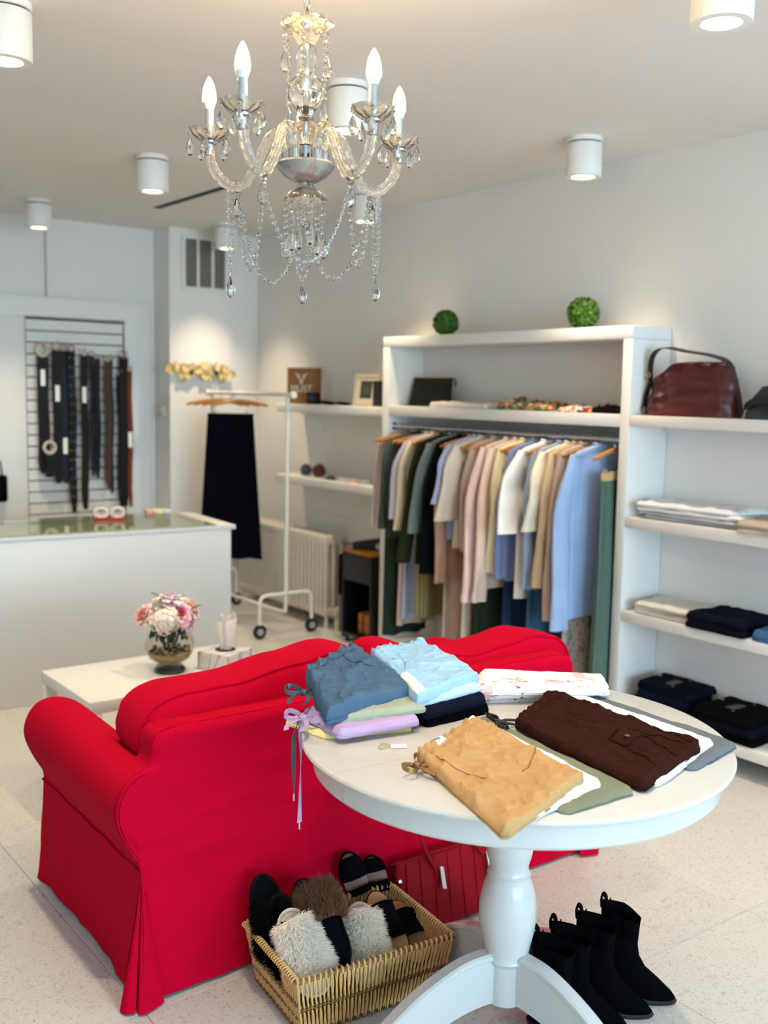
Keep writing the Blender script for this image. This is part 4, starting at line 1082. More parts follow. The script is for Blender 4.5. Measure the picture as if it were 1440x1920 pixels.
def top(lab, short, Y, m, hem, slv, hw_=.205, sw=.052, yaw=0.0, seed=1, swing=.05, th=.017, cuff=None, hem_band=False, collar=True, kind='sweater', hg=True, hkind='wooden', sleeveless=False):
    """garment on a hanger; hem / slv = world z of hem and sleeve end"""
    z0 = RZ; t = thing('hanging_garment', lab, kind, (RX, Y, RZ), yaw, group='clothes hanging on the unit rail')
    L = hem-z0
    zs = [(-.026, .030), (-.033, .055), (-.044, .105), (-.060, .165), (-.080, .205), (-.13, hw_*1.02), (-.22, hw_*.98)]
    zs += [(-.22+(L+.22)*k/9, hw_*(.97+.07*k/9)) for k in range(1, 10)]
    rings = []
    for k, (z, w_) in enumerate(zs):
        d = min(1, max(0, (-z-.10)/.3))
        rings.append(ring_(0, 0, z, w_, th*(.6+.4*d)+.004, 44, .009*d, z*3, seed))
    mb = MB().loft(rings, True, True); mb.build('body', m, t, angle=70)
    if hem_band:
        MB().loft([ring_(0, 0, zz, zs[-1][1]*1.01, th*1.15+.004, 44, .009, zz*3, seed) for zz in (L+.045, L+.04, L+.002, L)], True, True).build('hem_band', m, t, angle=70)
    if not sleeveless:
        for sg in (-1, 1):
            S_ = slv-z0; n = 12; rr = []
            for k in range(n+1):
                q = k/n; z = -.072+(S_+.072)*q
                x = sg*(.182+.040*min(1, q*3)+swing*q*(1 if sg < 0 else .3)); a = sw*(.55+.45*min(1, q*5))*(1-.18*q if slv < .85 else 1+.35*q)
                y = -.006+.012*sin(q*5+seed)-.012*q
                rr.append(ring_(x, y, z+(.02*sg*0), a, .017+.006*sin(q*9+seed)**2, 26, .004*min(1, q*3), z*9, seed+3))
            MB().loft(rr, True, True).build('sleeve', m, t, angle=70)
            if cuff:
                xx = sg*(.222+swing*(1 if sg < 0 else .3)); MB().loft([ring_(xx, -.006+.012*sin(5+seed)-.012, zz, sw*.84, .020, 26, .004, zz*9, seed+3) for zz in (S_+.05, S_+.046, S_+.004, S_-.002)], True, True).build('cuff', cuff, t, angle=70)
    if collar:
        MB().tube([(.045*cos(q), .016*sin(q), -.036+.014*cos(q)**2) for q in [2*pi*i/20 for i in range(20)]], .006, 7, closed=True).build('collar', m, t)
    if hg: hanger(short, Y, yaw, meshes=HMW if hkind == 'white' else HM, kind=hkind)
    return t
def bottoms(lab, short, Y, m, hem, hw_=.15, yaw=0.0, seed=1, top_z=1.34, x=None, wide=1.15, fold=.012, band=None, kind='trousers', hg=True, folds=6, group='clothes hanging on the unit rail', th=.018, z=None, hgroup=None):
    z0 = RZ if z is None else z
    t = thing('hanging_trousers', lab, kind, (RX if x is None else x, Y, z0), yaw, group=group)
    zt = top_z-z0; L = hem-z0; rings = []
    for k in range(15):
        q = k/14; z_ = zt+(L-zt)*q
        out = []
        for i in range(64):
            a = 2*pi*i/64; c, s = cos(a), sin(a); w_ = hw_*(1+(wide-1)*q)
            X_ = w_*math.copysign(abs(c)**.7, c); Y_ = (th*(.7+.5*q))*math.copysign(abs(s)**.7, s)+fold*min(1, q*2.5)*sin(X_/w_*folds+seed+.6*q)+fold*.3*sin(X_*90+seed)*q
            out.append((X_, Y_, z_+.004*sin(X_*40+seed)*(1 if k == 14 else 0)))
        rings.append(out)
    MB().loft(rings, True, True).build('legs', m, t, angle=70)
    MB().loft([ring_(0, 0, zz, hw_*1.01, th*.95, 40, .0, 0, seed) for zz in (zt-.036, zt-.032, zt-.002, zt+.002)], True, True).build('waistband', band or m, t, angle=60)
    if hg:
        h_ = hanger(short, Y, yaw, x=x, z=z0, group=hgroup or 'hangers on the clothes unit rail')
        for sx in (-hw_*.7, hw_*.7): MB().rbox(sx-.009, sx+.009, -.012, .012, zt-.03, zt+.022, .002, 1).build('clip', CHROME, h_)
    return t
C = cloth
bottoms('pale pink trousers folded on the hanger at the far left of the rail', 'far left pale pink trousers', 5.045, C('g_palepink', (228, 208, 198)), .84, .20, seed=1, yaw=.05)
bottoms('very long dark green trousers near the left end of the rail', 'long dark green left trousers', 4.985, C('g_dkgreen', (46, 60, 50)), .16, .15, seed=2)
top('grey-green jacket with sleeves, second shoulder from the left of the rail', 'grey-green jacket', 4.93, C('g_greygreen', (74, 84, 76)), .78, .84, seed=3, sw=.05, yaw=.06, swing=.01, kind='jacket')
bottoms('dusty rose trousers between the grey-green jacket and cream blouse', 'dusty rose trousers', 4.865, C('g_rose', (206, 182, 172)), .25, .14, seed=4)
bottoms('pale blue long skirt whose hem shows low at the left of the rail', 'pale blue long skirt', 4.815, C('g_paleblue', (178, 190, 216)), .30, .14, seed=5, kind='skirt')
top('lilac grey blouse tucked before the cream blouse', 'lilac grey blouse', 4.765, C('g_lilgrey', (192, 188, 202)), .92, .92, seed=6, kind='blouse', sw=.04)
top('cream blouse beside the dark olive shirt', 'cream blouse', 4.715, C('g_cream', (224, 206, 172)), .88, .86, seed=7, kind='blouse', sw=.042)
bottoms('olive striped trousers showing below the olive shirt', 'olive striped trousers', 4.668, stripes('g_olstripe', (158, 146, 104), (116, 106, 72), 16, 'X'), .33, .14, seed=8)
top('dark olive long-sleeved shirt left of the striped knit', 'dark olive shirt', 4.625, C('g_olive', (42, 47, 28), amt=.2), .66, .68, seed=9, swing=.085, sw=.056, kind='shirt')
top('blue-green striped knit with long sleeves', 'striped knit', 4.545, stripes('g_knit', (52, 68, 72), (150, 164, 158), 26, 'Z', distort=3.0), .86, .86, seed=10, swing=.05, sw=.056, kind='sweater')
top('navy-black sweater right of the striped knit', 'navy-black sweater', 4.475, C('g_navyblk', (14, 17, 26), amt=.2), .62, .64, seed=11, swing=.05, sw=.056)
bottoms('beige rose pleated trousers below the navy-black sweater', 'beige rose trousers', 4.43, C('g_beigerose', (204, 184, 170)), .24, .14, seed=12)
top('rosy tan cardigan between the navy sweater and oatmeal top', 'rosy tan cardigan', 4.385, C('g_rosetan', (192, 154, 134)), .62, .60, seed=13, swing=.03, sw=.048, kind='cardigan')
top('periwinkle tee whose hem peeks under the oatmeal sleeve', 'periwinkle tee', 4.345, C('g_peri', (166, 178, 214)), .84, 1.05, seed=14, kind='t-shirt', sw=.06)
top('oatmeal linen top with a wide short sleeve', 'oatmeal linen top', 4.295, C('g_oat', (208, 196, 180)), .80, .96, seed=15, sw=.068, swing=.05, kind='top')
bottoms('wide beige linen trousers hanging full length mid-rail', 'beige linen trousers', 4.245, C('g_beigelinen', (206, 190, 164)), .16, .16, seed=16, wide=1.3, fold=.018)
top('taupe knit left of the pale pink sweatshirt', 'taupe knit', 4.195, C('g_taupe', (184, 166, 152)), .78, .80, seed=17, swing=.0, sw=.04)
bottoms('dark forest trousers below the pale pink sweatshirt', 'dark forest trousers', 4.15, C('g_forest', (48, 60, 50)), .18, .15, seed=18)
PK = C('g_pink', (226, 200, 192))
top('pale pink sweatshirt with long sleeve in the middle of the rail', 'pale pink sweatshirt', 4.09, PK, .60, .55, hw_=.215, sw=.062, seed=19, swing=.075, cuff=PK, hem_band=True)
BLs = C('g_blush', (230, 206, 192))
top('blush sweatshirt directly right of the pale pink one', 'blush sweatshirt', 4.02, BLs, .62, .56, sw=.058, seed=20, swing=.06, cuff=BLs)
top('pale yellow shirt between blush sweatshirt and periwinkle shirt', 'pale yellow shirt', 3.965, C('g_pyellow', (230, 220, 184)), .70, .72, seed=21, swing=.02, sw=.04, kind='shirt')
bottoms('navy jeans below the blush sweatshirt', 'navy jeans', 3.94, C('g_navyjean', (38, 56, 90), amt=.2), .36, .15, seed=22, kind='jeans')
top('periwinkle blue shirt left of the white tee', 'periwinkle blue shirt', 3.885, C('g_peri2', (126, 140, 182)), .68, .70, seed=23, swing=.03, sw=.05, kind='shirt')
top('white short-sleeved tee right of the periwinkle shirt', 'white tee', 3.81, C('g_white', (244, 242, 236), amt=.03), .60, .95, seed=24, sw=.066, swing=.055, kind='t-shirt')
bottoms('denim blue trousers hanging right of the white tee', 'denim blue trousers', 3.745, C('g_denim', (60, 100, 138)), .34, .15, seed=25)
top('grey-blue shirt between denim trousers and ivory top', 'grey-blue shirt', 3.70, C('g_gblue', (152, 172, 198)), .66, .68, seed=26, swing=.03, sw=.045, kind='shirt')
top('ivory textured top with a short puffed sleeve', 'ivory textured top', 3.645, C('g_ivory', (226, 214, 192), amt=.15, bump=.9, bs=120), .74, .98, seed=27, sw=.058, swing=.045, kind='top')
top('sand beige wrap top right of the ivory one', 'sand beige top', 3.595, C('g_sand', (198, 174, 142)), .66, .70, seed=28, sw=.05, swing=.035, kind='top')
top('mauve beige cardigan left of the light blue sweatshirt', 'mauve beige cardigan', 3.545, C('g_mauve', (188, 168, 156)), .52, .54, seed=29, sw=.042, swing=.015, kind='cardigan')
bottoms('grey-white tweed trousers below the light blue sweatshirt', 'tweed trousers', 3.505, blotch('g_tweed', (184, 176, 168), [((140, 132, 126), 60, .55), ((206, 200, 194), 90, .6)]), .16, .15, seed=30)
LB2 = C('g_lightblue', (160, 184, 222))
top('light blue sweatshirt, the frontmost top at the right end', 'light blue sweatshirt', 3.45, LB2, .56, .52, hw_=.215, sw=.066, seed=31, swing=.06, cuff=LB2, hem_band=True, hkind='white')
bottoms('sage green wide trousers with tan waistband at the right end', 'sage green trousers', 3.352, C('g_sagegreen', (90, 112, 102)), .12, .14, yaw=.30, seed=32, top_z=1.285, x=3.935, wide=1.35, fold=.014, band=C('g_tanband', (206, 170, 118)), folds=9)

# ================================================================= things on the unit
cl_ = thing('clutch_bag', 'dark olive zip clutch with wrist strap on the unit top shelf', 'clutch bag', (4.045, 4.915, 1.569), radians(-98), rot=(radians(-10), 0, radians(-90)))
CLM = mat('olive_leather', (28, 28, 12), rough=.5, spec=.2, noise_scale=15, noise_amt=.2)
mb = MB(); rings = []
for k in range(8):
    v = k/7; rings.append([(.185*math.copysign(abs(cos(a))**.25, cos(a)), (.028*(1-v)+.004)*math.copysign(abs(sin(a))**.6, sin(a)), v*.175) for a in [2*pi*i/36 for i in range(36)]])
mb.loft(rings, True, True).build('body', CLM, cl_, angle=50)
MB().tube([(-.18, 0, .177), (.18, 0, .177)], .003, 6).build('zipper', GOLD, cl_)
MB().ribbon(smooth_path([(.18, -.004, .172), (.205, -.008, .170), (.225, -.012, .150), (.235, -.012, .125)], 5), (0, 1, 0), .010, .003).build('wrist_strap', CLM, cl_)
def rect(x0, x1, y0, y1, z, dz=0): return [(x0, y1, z+dz), (x1, y1, z+dz), (x1, y0, z), (x0, y0, z)]
GU = 'folded things on the unit top shelf'
fold('folded_garment', rect(3.92, 4.12, 4.27, 4.77, 1.600), .030, C('u_white', (222, 214, 206)), 'off-white folded knit beside the olive clutch', 'sweater', seed=61, wr=.008, group=GU, rr=.025)
fold('folded_scarf', [(3.925, 4.19, 1.60), (4.13, 4.19, 1.62), (4.13, 3.82, 1.615), (3.925, 3.80, 1.595)], .026, blotch('u_floral', (86, 102, 74), [((206, 128, 38), 22, .52), ((226, 184, 150), 20, .58), ((150, 186, 160), 26, .58), ((170, 60, 40), 30, .62)]), 'green and orange floral scarf heaped on the unit shelf', 'scarf', seed=62, wr=.034, group=GU, rr=.06)
fold('folded_scarf', [(3.925, 3.75, 1.585), (4.13, 3.75, 1.60), (4.13, 3.52, 1.605), (3.925, 3.50, 1.588)], .018, blotch('u_red', (222, 206, 196), [((176, 52, 52), 26, .54), ((70, 50, 60), 30, .58), ((212, 170, 90), 24, .6)]), 'red and cream patterned scarf at the right of the unit shelf', 'scarf', seed=63, wr=.018, group=GU, rr=.04)
fold('folded_garment', [(3.93, 3.54, 1.60), (4.13, 3.54, 1.605), (4.13, 3.32, 1.60), (3.93, 3.32, 1.595)], .028, BLKCLOTH, 'black folded garment in the right corner of the unit shelf', 'top', seed=64, wr=.010, group=GU, rr=.04)
def topiary(lab, loc, r, seed):
    t = thing('topiary_ball', lab, 'plant ball', loc, group='green topiary balls on top of the unit')
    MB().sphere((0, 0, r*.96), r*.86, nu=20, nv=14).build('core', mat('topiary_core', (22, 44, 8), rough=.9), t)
    rnd = random.Random(seed); vs = []; fs = []
    for i in range(1500):
        z = rnd.uniform(-1, 1); a = rnd.uniform(0, 2*pi); q = sqrt(1-z*z); d = Vector((q*cos(a), q*sin(a), z))
        p = d*r*rnd.uniform(.84, .99)+Vector((0, 0, r*.96))
        if p.z < .002: continue
        e1 = d.cross(Vector((rnd.uniform(-1, 1), rnd.uniform(-1, 1), rnd.uniform(-1, 1)))).normalized(); e2 = (d.cross(e1)*.7+d*rnd.uniform(-.2, .9)).normalized()
        l_ = r*rnd.uniform(.10, .17); k = len(vs)
        vs += [p-e2*l_, p+e1*l_*.5, p+e2*l_, p-e1*l_*.5]; fs.append((k, k+1, k+2, k+3))
    MB().add(vs, fs).build('leaves', mat('topiary_leaf', (62, 104, 20), rough=.55, noise_scale=18, noise_amt=.55), t, smooth=False, kind='stuff')
    return t
topiary('small round green topiary ball at the left on the unit', (4.02, 4.745, 1.989), .078, 1)
topiary('larger round green topiary ball at the right on the unit', (4.01, 3.66, 1.989), .083, 2)

# ================================================================= floating shelves on the right wall
SHX0, SHX1 = 3.9, 4.184
shelf_z = (1.5655, 1.080, .6215, .143)
for q, (z, lab) in enumerate(zip(shelf_z, ('top white wall shelf right of the unit, under the burgundy bag', 'second white wall shelf right of the unit, under white jeans', 'third white wall shelf right of the unit, under navy jeans', 'lowest white wall shelf right of the unit, under dark jeans stacks'))):
    s_ = thing('wall_shelf', lab, 'shelf', (0, 0, z), group='white wall shelves right of the unit')
    MB().rbox(SHX0, SHX1, 1.62, 3.238, -.052, 0, .004).build('board', SHELFW, s_)
    MB().box(SHX1-.03, SHX1, 1.64, 3.23, -.075, -.052).build('wall_cleat', SHELFW, s_)
# burgundy shoulder bag
BUR = mat('burgundy_leather', (72, 24, 26), rough=.34, spec=.5, noise_scale=7, noise_amt=.25, bump=.35, bump_scale=120)
bg = thing('shoulder_bag', 'burgundy leather slouchy shoulder bag on the top wall shelf', 'bag', (4.03, 2.985, 1.566), radians(-90))
mb = MB(); rings = []
for k in range(17):
    v = k/16; wd = .245*(1-.10*v-.22*max(0, v-.72)); th = .085*(1-.55*v); z = .245*v
    ring = []
    for i in range(56):
        a = 2*pi*i/56; c, s = cos(a), sin(a)
        x = wd*math.copysign(abs(c)**.45, c); y = th*math.copysign(abs(s)**.7, s)
        sag = .095*v*max(0, -x/.25)**1.6+.030*v*max(0, x/.25)**3-.018*v*math.exp(-((x+.05)/.06)**2)
        y += .040*sin(v*3.1)*fbm(x*7, v*3, 4.0)+.020*fbm(x*14, v*7, 9.0)-.030*sin(v*3.1)*math.exp(-((x+.13+.10*(v-.5))/.035)**2)*(-1 if s < 0 else 0); x += .012*fbm(v*5, y*8, 3)
        ring.append((x, y, max(0, z-sag+.010*fbm(x*8, y*8, v*3)*v)))
    rings.append(ring)
mb.loft(rings, True, True).build('body', BUR, bg, angle=70)
MB().tube([(.19-.38*i/20, -.045+.012*sin(i*.8), .243-.075*max(0, (i-12)/8)**1.6) for i in range(21)], .0055, 7).build('top_edge', BUR, bg)
STR = mat('strap_webbing', (32, 20, 24), rough=.5)
MB().ribbon(smooth_path([(-.225, -.02, .13), (-.225, -.03, .235), (-.20, -.035, .295), (-.14, -.03, .318), (-.04, -.01, .300), (.08, .01, .280), (.17, .015, .245), (.22, .01, .15), (.262, .0, .02)], 7), (0, 1, .15), [.030+.018*sin(pi*i/56) for i in range(57)], .004).build('strap', STR, bg)
MB().ribbon(smooth_path([(-.225, -.02, .17), (-.238, -.035, .10), (-.235, -.05, .03)], 5), (0, 1, 0), .028, .004).build('side_strap', STR, bg)
for p in ((-.228, -.045, .19), (-.242, -.055, .03)): MB().tube([(p[0]+.014*cos(a), p[1], p[2]+.014*sin(a)) for a in [2*pi*i/14 for i in range(14)]], .003, 6, closed=True).build('ring', mat('bag_ring', (200, 150, 128), rough=.25, metal=.9), bg)
g2 = thing('slouchy_bag', 'dark slate bag at the right end of the top shelf, cut by the frame', 'bag', (4.03, 2.50, 1.566), radians(-90))
mb = MB(); rings = []
for k in range(10):
    v = k/9; ring = []
    for i in range(40):
        a = 2*pi*i/40; c, s = cos(a), sin(a); x = .19*(1-.35*v*v)*math.copysign(abs(c)**.6, c); y = .08*(1-.6*v)*math.copysign(abs(s)**.7, s)
        ring.append((x+.01*fbm(v*5, c*3, 1), y+.015*fbm(c*4, v*4, 2), .155*v-.03*v*max(0, -x/.19)+.012*fbm(c*3, s*3, 5)*v))
    rings.append(ring)
mb.loft(rings, True, True).build('body', mat('slate_leather', (44, 52, 62), rough=.5, noise_scale=8, noise_amt=.2), g2, angle=70)
MB().ribbon(smooth_path([(-.19, -.03, .05), (-.12, -.07, .075), (0, -.085, .085), (.12, -.08, .09)], 5), (0, .2, 1), .03, .004).build('flap', mat('slate_dark', (24, 26, 30), rough=.5), g2)
# folded jeans: each piece is its own garment
GW = 'folded clothes on the wall shelves'
def stack(names, x0, x1, y0, y1, z0, h_, mats, labels, seed, jit=.012, cat='jeans', wr=.004, tilt=0.0):
    rnd = random.Random(seed); z = z0; res = []
    for i, lab in enumerate(labels):
        j = lambda: rnd.uniform(-jit, jit)
        c = [(x0+j(), y1+j(), z+h_+tilt), (x1, y1+j(), z+h_+tilt), (x1, y0+j(), z+h_), (x0+j(), y0+j(), z+h_)]
        res.append(fold(names, c, h_*.98, mats[i % len(mats)], lab, cat, seed=seed+i*3, nu=22, nv=22, wr=wr, layers=2, group=GW, rr=.012))
        z += h_
    return res
WJ = [C('wj1', (228, 228, 232), amt=.04), C('wj2', (214, 216, 222), amt=.04), C('wj3', (234, 230, 226), amt=.04)]
stack('folded_jeans', 3.935, 4.165, 2.66, 3.20, 1.0805, .020, WJ, ['white jeans, lowest of the four on the second wall shelf', 'white jeans, second from bottom on the second wall shelf', 'white jeans, third from bottom on the second wall shelf', 'white jeans, topmost of the four on the second wall shelf'], 70, .034, wr=.013)
stack('folded_jeans', 3.88, 4.165, 2.30, 2.62, 1.0805, .026, [C('bj1', (206, 192, 172)), C('bj2', (190, 176, 160))], ['beige jeans, lower of two at the right end of the second shelf', 'beige jeans, upper of two at the right end of the second shelf'], 75, .008)
stack('folded_jeans', 3.925, 4.165, 2.86, 3.18, .622, .020, [C('ij1', (226, 218, 206), amt=.05), C('ij2', (234, 228, 220), amt=.05), C('ij3', (216, 210, 202), amt=.05)], ['ivory jeans, lowest of three on the third wall shelf', 'ivory jeans, middle of three on the third wall shelf', 'ivory jeans, topmost of three on the third wall shelf'], 80, .024, wr=.010)
DN1 = C('dn1', (12, 16, 30), amt=.25); DN2 = C('dn2', (9, 12, 22), amt=.25); DN3 = C('dn3', (16, 26, 46), amt=.25); BJ = C('bk1', (7, 7, 9), amt=.25)
stack('folded_jeans', 3.885, 4.165, 2.55, 2.85, .622, .034, [DN2, DN1], ['dark navy jeans, lower of two on the third wall shelf', 'dark navy jeans, upper of two on the third wall shelf'], 85, .018, wr=.007)
stack('folded_jeans', 3.90, 4.165, 2.28, 2.53, .622, .045, [C('mj', (62, 98, 142), amt=.2)], ['mid blue jeans at the right end of the third wall shelf'], 88, .006, wr=.008)
def jeans_stack(x0, x1, y0, y1, z0, n, h_, ms, word, seed):
    labs = ['%s jeans on the lowest wall shelf, %s of its stack' % (word, p) for p in (['bottom', 'second from bottom', 'third from bottom', 'top'] if n == 4 else ['bottom', 'middle', 'top'])]
    r = stack('folded_jeans', x0, x1, y0, y1, z0, h_, ms, labs, seed, .016, wr=.005)
    o, S = r[-1]
    p = S(.12, .62, .004); MB().lathe([(0, 0), (.011, 0), (.011, .002), (0, .003)], 14, tuple(p)).build('button', mat('jean_button', (190, 186, 180), rough=.3, metal=.7), o)
    patch(S, .40, .54, .28, .66, .001, .001, mat('leather_patch', (92, 78, 62), rough=.6), o, 'leather_patch')
    for q in (.2, .8):
        p = S(.6, q, .003); MB().lathe([(0, 0), (.005, 0), (.005, .002), (0, .003)], 10, tuple(p)).build('rivet', STEEL, o)
jeans_stack(3.92, 4.16, 2.86, 3.16, .1435, 4, .038, [DN3, DN1], 'dark indigo', 90)
jeans_stack(3.90, 4.16, 2.50, 2.80, .1435, 3, .042, [BJ, DN2], 'black', 95)
# ================================================================= sales counter
ct = thing('sales_counter', 'long white sales counter with glass top in front of the slatwall', 'counter', (2.82, 5.165, 0), radians(-5))
CL_, CD_ = 2.3, .66
MB().rbox(-CL_, 0, 0, CD_, 0, .862, .003).build('body', LACQ, ct)
MB().rbox(-CL_, .028, -.004, .028, .8625, .888, .004).build('front_rail', LACQ, ct)
MB().rbox(-CL_, .028, CD_-.03, CD_+.004, .8625, .888, .004).build('back_rail', LACQ, ct)
MB().rbox(-.085, .028, .0285, CD_-.0305, .8625, .888, .004).build('end_rail', LACQ, ct)
MB().box(-CL_+.01, -.09, .03, CD_-.032, .8626, .868).build('tray', mat('tray_felt', (206, 204, 184), rough=.8), ct)
MB().box(-CL_, -.088, -.002, CD_+.002, .8885, .8965).build('glass_top', thin_glass('counter_glass', (.93, .96, .90)), ct)
MB().box(-CL_, -.088, -.0035, -.0022, .8882, .8968).build('glass_edge', mat('glass_edge_green', (176, 186, 150), rough=.2), ct)
# small things on the glass
rd = thing('bow_clip_tray', 'small red and white bow clip on the counter glass', 'hair clip', (2.285, 5.62, .8975), radians(-20))
REDP = mat('red_plastic', (176, 24, 40), rough=.4)
MB().rbox(-.085, .085, -.03, .03, 0, .016, .006).build('base', REDP, rd)
for sx in (-.045, .045):
    MB().tube([(sx+.034*cos(a), .0, .042+.026*sin(a)) for a in [2*pi*i/18 for i in range(18)]], .011, 8, closed=True).build('loop', mat('cream_plastic', (226, 212, 196), rough=.5), rd)
cdn = thing('card_stack', 'pastel striped card pack lying on the counter near its right end', 'card pack', (2.665, 5.80, .8975), radians(-12))
for q, c in enumerate(((236, 176, 160), (240, 226, 170), (214, 222, 226))):
    MB().rbox(-.075+.05*q, -.027+.05*q, -.045, .045, 0, .022, .002, 1).build('card_block', mat('card_%d' % q, c, rough=.6), cdn)

# ================================================================= coffee table, vase, tissues
tab = thing('coffee_table', 'low white square-edged coffee table behind the sofa', 'table', (1.435, 3.745, 0))
MB().rbox(0, .90, 0, .55, .40, .45, .003).build('table_top', LACQ, tab)
for x in (0, .85):
    for y in (0, .50): MB().rbox(x, x+.05, y, y+.05, 0, .3995, .003).build('leg', LACQ, tab)
va = thing('glass_vase', 'round footed glass vase with dark pebbles on the coffee table', 'vase', (1.886, 3.997, .4505))
SMOKE = thin_glass('smoky_glass', (.90, .89, .84))
prof = [(.066, .002), (.068, .012), (.056, .026), (.060, .040), (.088, .062), (.104, .095), (.104, .125), (.092, .155), (.078, .172)]
MB().lathe(prof, 40, cap=False).build('bowl', SMOKE, va)
MB().lathe([(0, .0), (.065, .0), (.067, .010), (.055, .025), (.0, .028)], 36).build('foot', mat('foot_dark_glass', (46, 42, 44), rough=.12, spec=.7), va)
MB().lathe([(0, .046), (.058, .046), (.082, .064), (.092, .078), (.094, .086), (0, .09)], 36).build('water', mat('amber_water', (150, 134, 84), rough=.25, spec=.5, noise_scale=40, noise_amt=.5), va)
rnd = random.Random(11); pm = [mat('pebble_%d' % i, c, rough=.4) for i, c in enumerate(((70, 54, 40), (150, 140, 70), (96, 70, 62), (176, 170, 150)))]
_pb = [MB().sphere((0, 0, 0), .011, .009, .007, 8, 6).mesh('pebble', m_) for m_ in pm]
for i in range(54):
    a = rnd.uniform(0, 2*pi); r_ = .098*sqrt(rnd.random())*.94; o = link('pebble', _pb[i % 4], va); o.location = (r_*cos(a)*.93, r_*sin(a)*.93, .09+rnd.uniform(0, .008)); o.rotation_euler = (rnd.random(), rnd.random(), rnd.random()*6)
STEM = mat('stem_green', (50, 72, 48), rough=.6)
FLW = {'pink': ((246, 196, 208), (232, 130, 152)), 'blush': ((246, 222, 228), (232, 200, 216)), 'white': ((248, 240, 228), (244, 226, 206)), 'peach': ((250, 218, 194), (242, 190, 158)), 'coral': ((246, 208, 196), (236, 156, 150))}
def flower(kind, lab, pos, R_, nrm, seed, hyd=False):
    t = thing('rose' if not hyd else 'hydrangea', lab, 'flower', pos, group='flowers in the glass vase')
    q = Vector((0, 0, 1)).rotation_difference(Vector(nrm).normalized()); t.rotation_mode = 'QUATERNION'; t.rotation_quaternion = q
    mo = mat('petal_%s_out' % kind, FLW[kind][0], rough=.7, sheen=.1); mi = mat('petal_%s_in' % kind, FLW[kind][1], rough=.7)
    rnd = random.Random(seed)
    if hyd:
        _pt = MB().grid(lambda u, v: ((u-.5)*.022*(1-.5*abs(2*v-1)), (v-.5)*.022, .004*(2*u-1)**2), 3, 3).mesh('petal', mo)
        for i in range(80):
            z = rnd.uniform(-.4, 1); a = rnd.uniform(0, 2*pi); s = sqrt(max(0, 1-z*z)); d = Vector((s*cos(a), s*sin(a), z)); o = link('petal', _pt, t)
            o.location = d*R_*rnd.uniform(.85, 1.02); o.rotation_mode = 'QUATERNION'; o.rotation_quaternion = Vector((0, 0, 1)).rotation_difference((d+Vector((rnd.uniform(-.4, .4), rnd.uniform(-.4, .4), 0))).normalized())
        MB().sphere((0, 0, 0), R_*.85, nu=14, nv=10).build('core', mo, t)
    else:
        N_p = 24
        for k in range(N_p):
            f = (k+.5)/N_p; a0_ = k*2.39996; th_ = .10+f*1.25; L_ = R_*(.62+.42*f); w0 = .55+.5*f
            def pet(u, v, f=f, a0_=a0_, th_=th_, L_=L_, w0=w0):
                s_ = 2*u-1; wv = sin(pi*(.16+.74*v))**.8
                rad = R_*(.05+.16*f)+L_*v*sin(th_*(.35+.65*v)); z = R_*(-.42+.10*(1-f))+L_*v*cos(th_*(.35+.65*v))
                lat = w0*R_*.62*s_*wv; rad -= .22*R_*s_*s_*(1-.4*f); z += .05*R_*cos(5*s_)*v-.10*R_*max(0, v-.85)*6*f
                ang = a0_; return (rad*cos(ang)-lat*sin(ang), rad*sin(ang)+lat*cos(ang), z)
            MB().grid(pet, 6, 6).build('petal', mi if f < .42 else mo, t)
    return t
flower('blush', 'blush lilac rose at the top of the bouquet', (1.888, 3.995, .768), .064, (.05, 0, 1), 1)
flower('pink', 'bright pink rose facing forward at the right of the bouquet', (1.905, 3.935, .712), .058, (-.1, -.9, .5), 2)
flower('white', 'creamy white hydrangea head at the front of the bouquet', (1.835, 3.935, .690), .062, (-.3, -.8, .4), 3, True)
flower('peach', 'peach rose at the far right of the bouquet', (1.985, 3.975, .722), .052, (.6, -.4, .5), 4)
flower('coral', 'coral peach rose at the far left of the bouquet', (1.775, 4.015, .702), .052, (-.8, -.3, .4), 5)
flower('blush', 'pale lilac rose low at the right under the pink one', (1.950, 3.945, .664), .050, (.4, -.8, .1), 6)
flower('white', 'white hydrangea head at the back of the bouquet', (1.885, 4.05, .700), .058, (0, .6, .8), 7, True)
ST2 = thing('bouquet_leaves', 'dark green leaves and stems of the bouquet inside the vase', 'leaves', (1.886, 3.997, .4505))
for k in range(9):
    a = k*.7; MB().tube([(.02*cos(a), .02*sin(a), .10), (.04*cos(a), .04*sin(a), .16), (.055*cos(a), .055*sin(a), .22)], .0032, 6).build('stem', STEM, ST2)
LEAF = mat('leaf_dark', (46, 68, 56), rough=.5); LEAF2 = mat('leaf_sage', (112, 134, 112), rough=.6)
def leaf(p, a, tilt, L_, m_):
    mb = MB(); mb.grid(lambda u, v: (L_*(v), .42*L_*(u-.5)*sin(pi*min(1, v*.98+.02))**.7*2*.6, .10*L_*(2*u-1)**2+.1*L_*sin(v*2)), 4, 8)
    o = mb.build('leaf', m_, ST2); o.location = p; o.rotation_euler = (0, tilt, a)
for k in range(12): leaf((.035*cos(k*.55), .035*sin(k*.55), .215), k*.55, .9+.3*(k % 3), .085, LEAF)
for p, a in (((-.045, -.05, .285), 4.0), ((.05, .02, .29), .4), ((.07, -.06, .27), 5.5), ((-.02, .03, .315), 2.6)): leaf(p, a, -.3, .05, LEAF2)
tk = thing('tissue_box', 'grey marble tissue box on the coffee table beside the vase', 'tissue box', (2.115, 3.925, .4505), radians(-66))
MARB = mat('grey_marble', (206, 206, 208), rough=.35); _n = MARB.node_tree
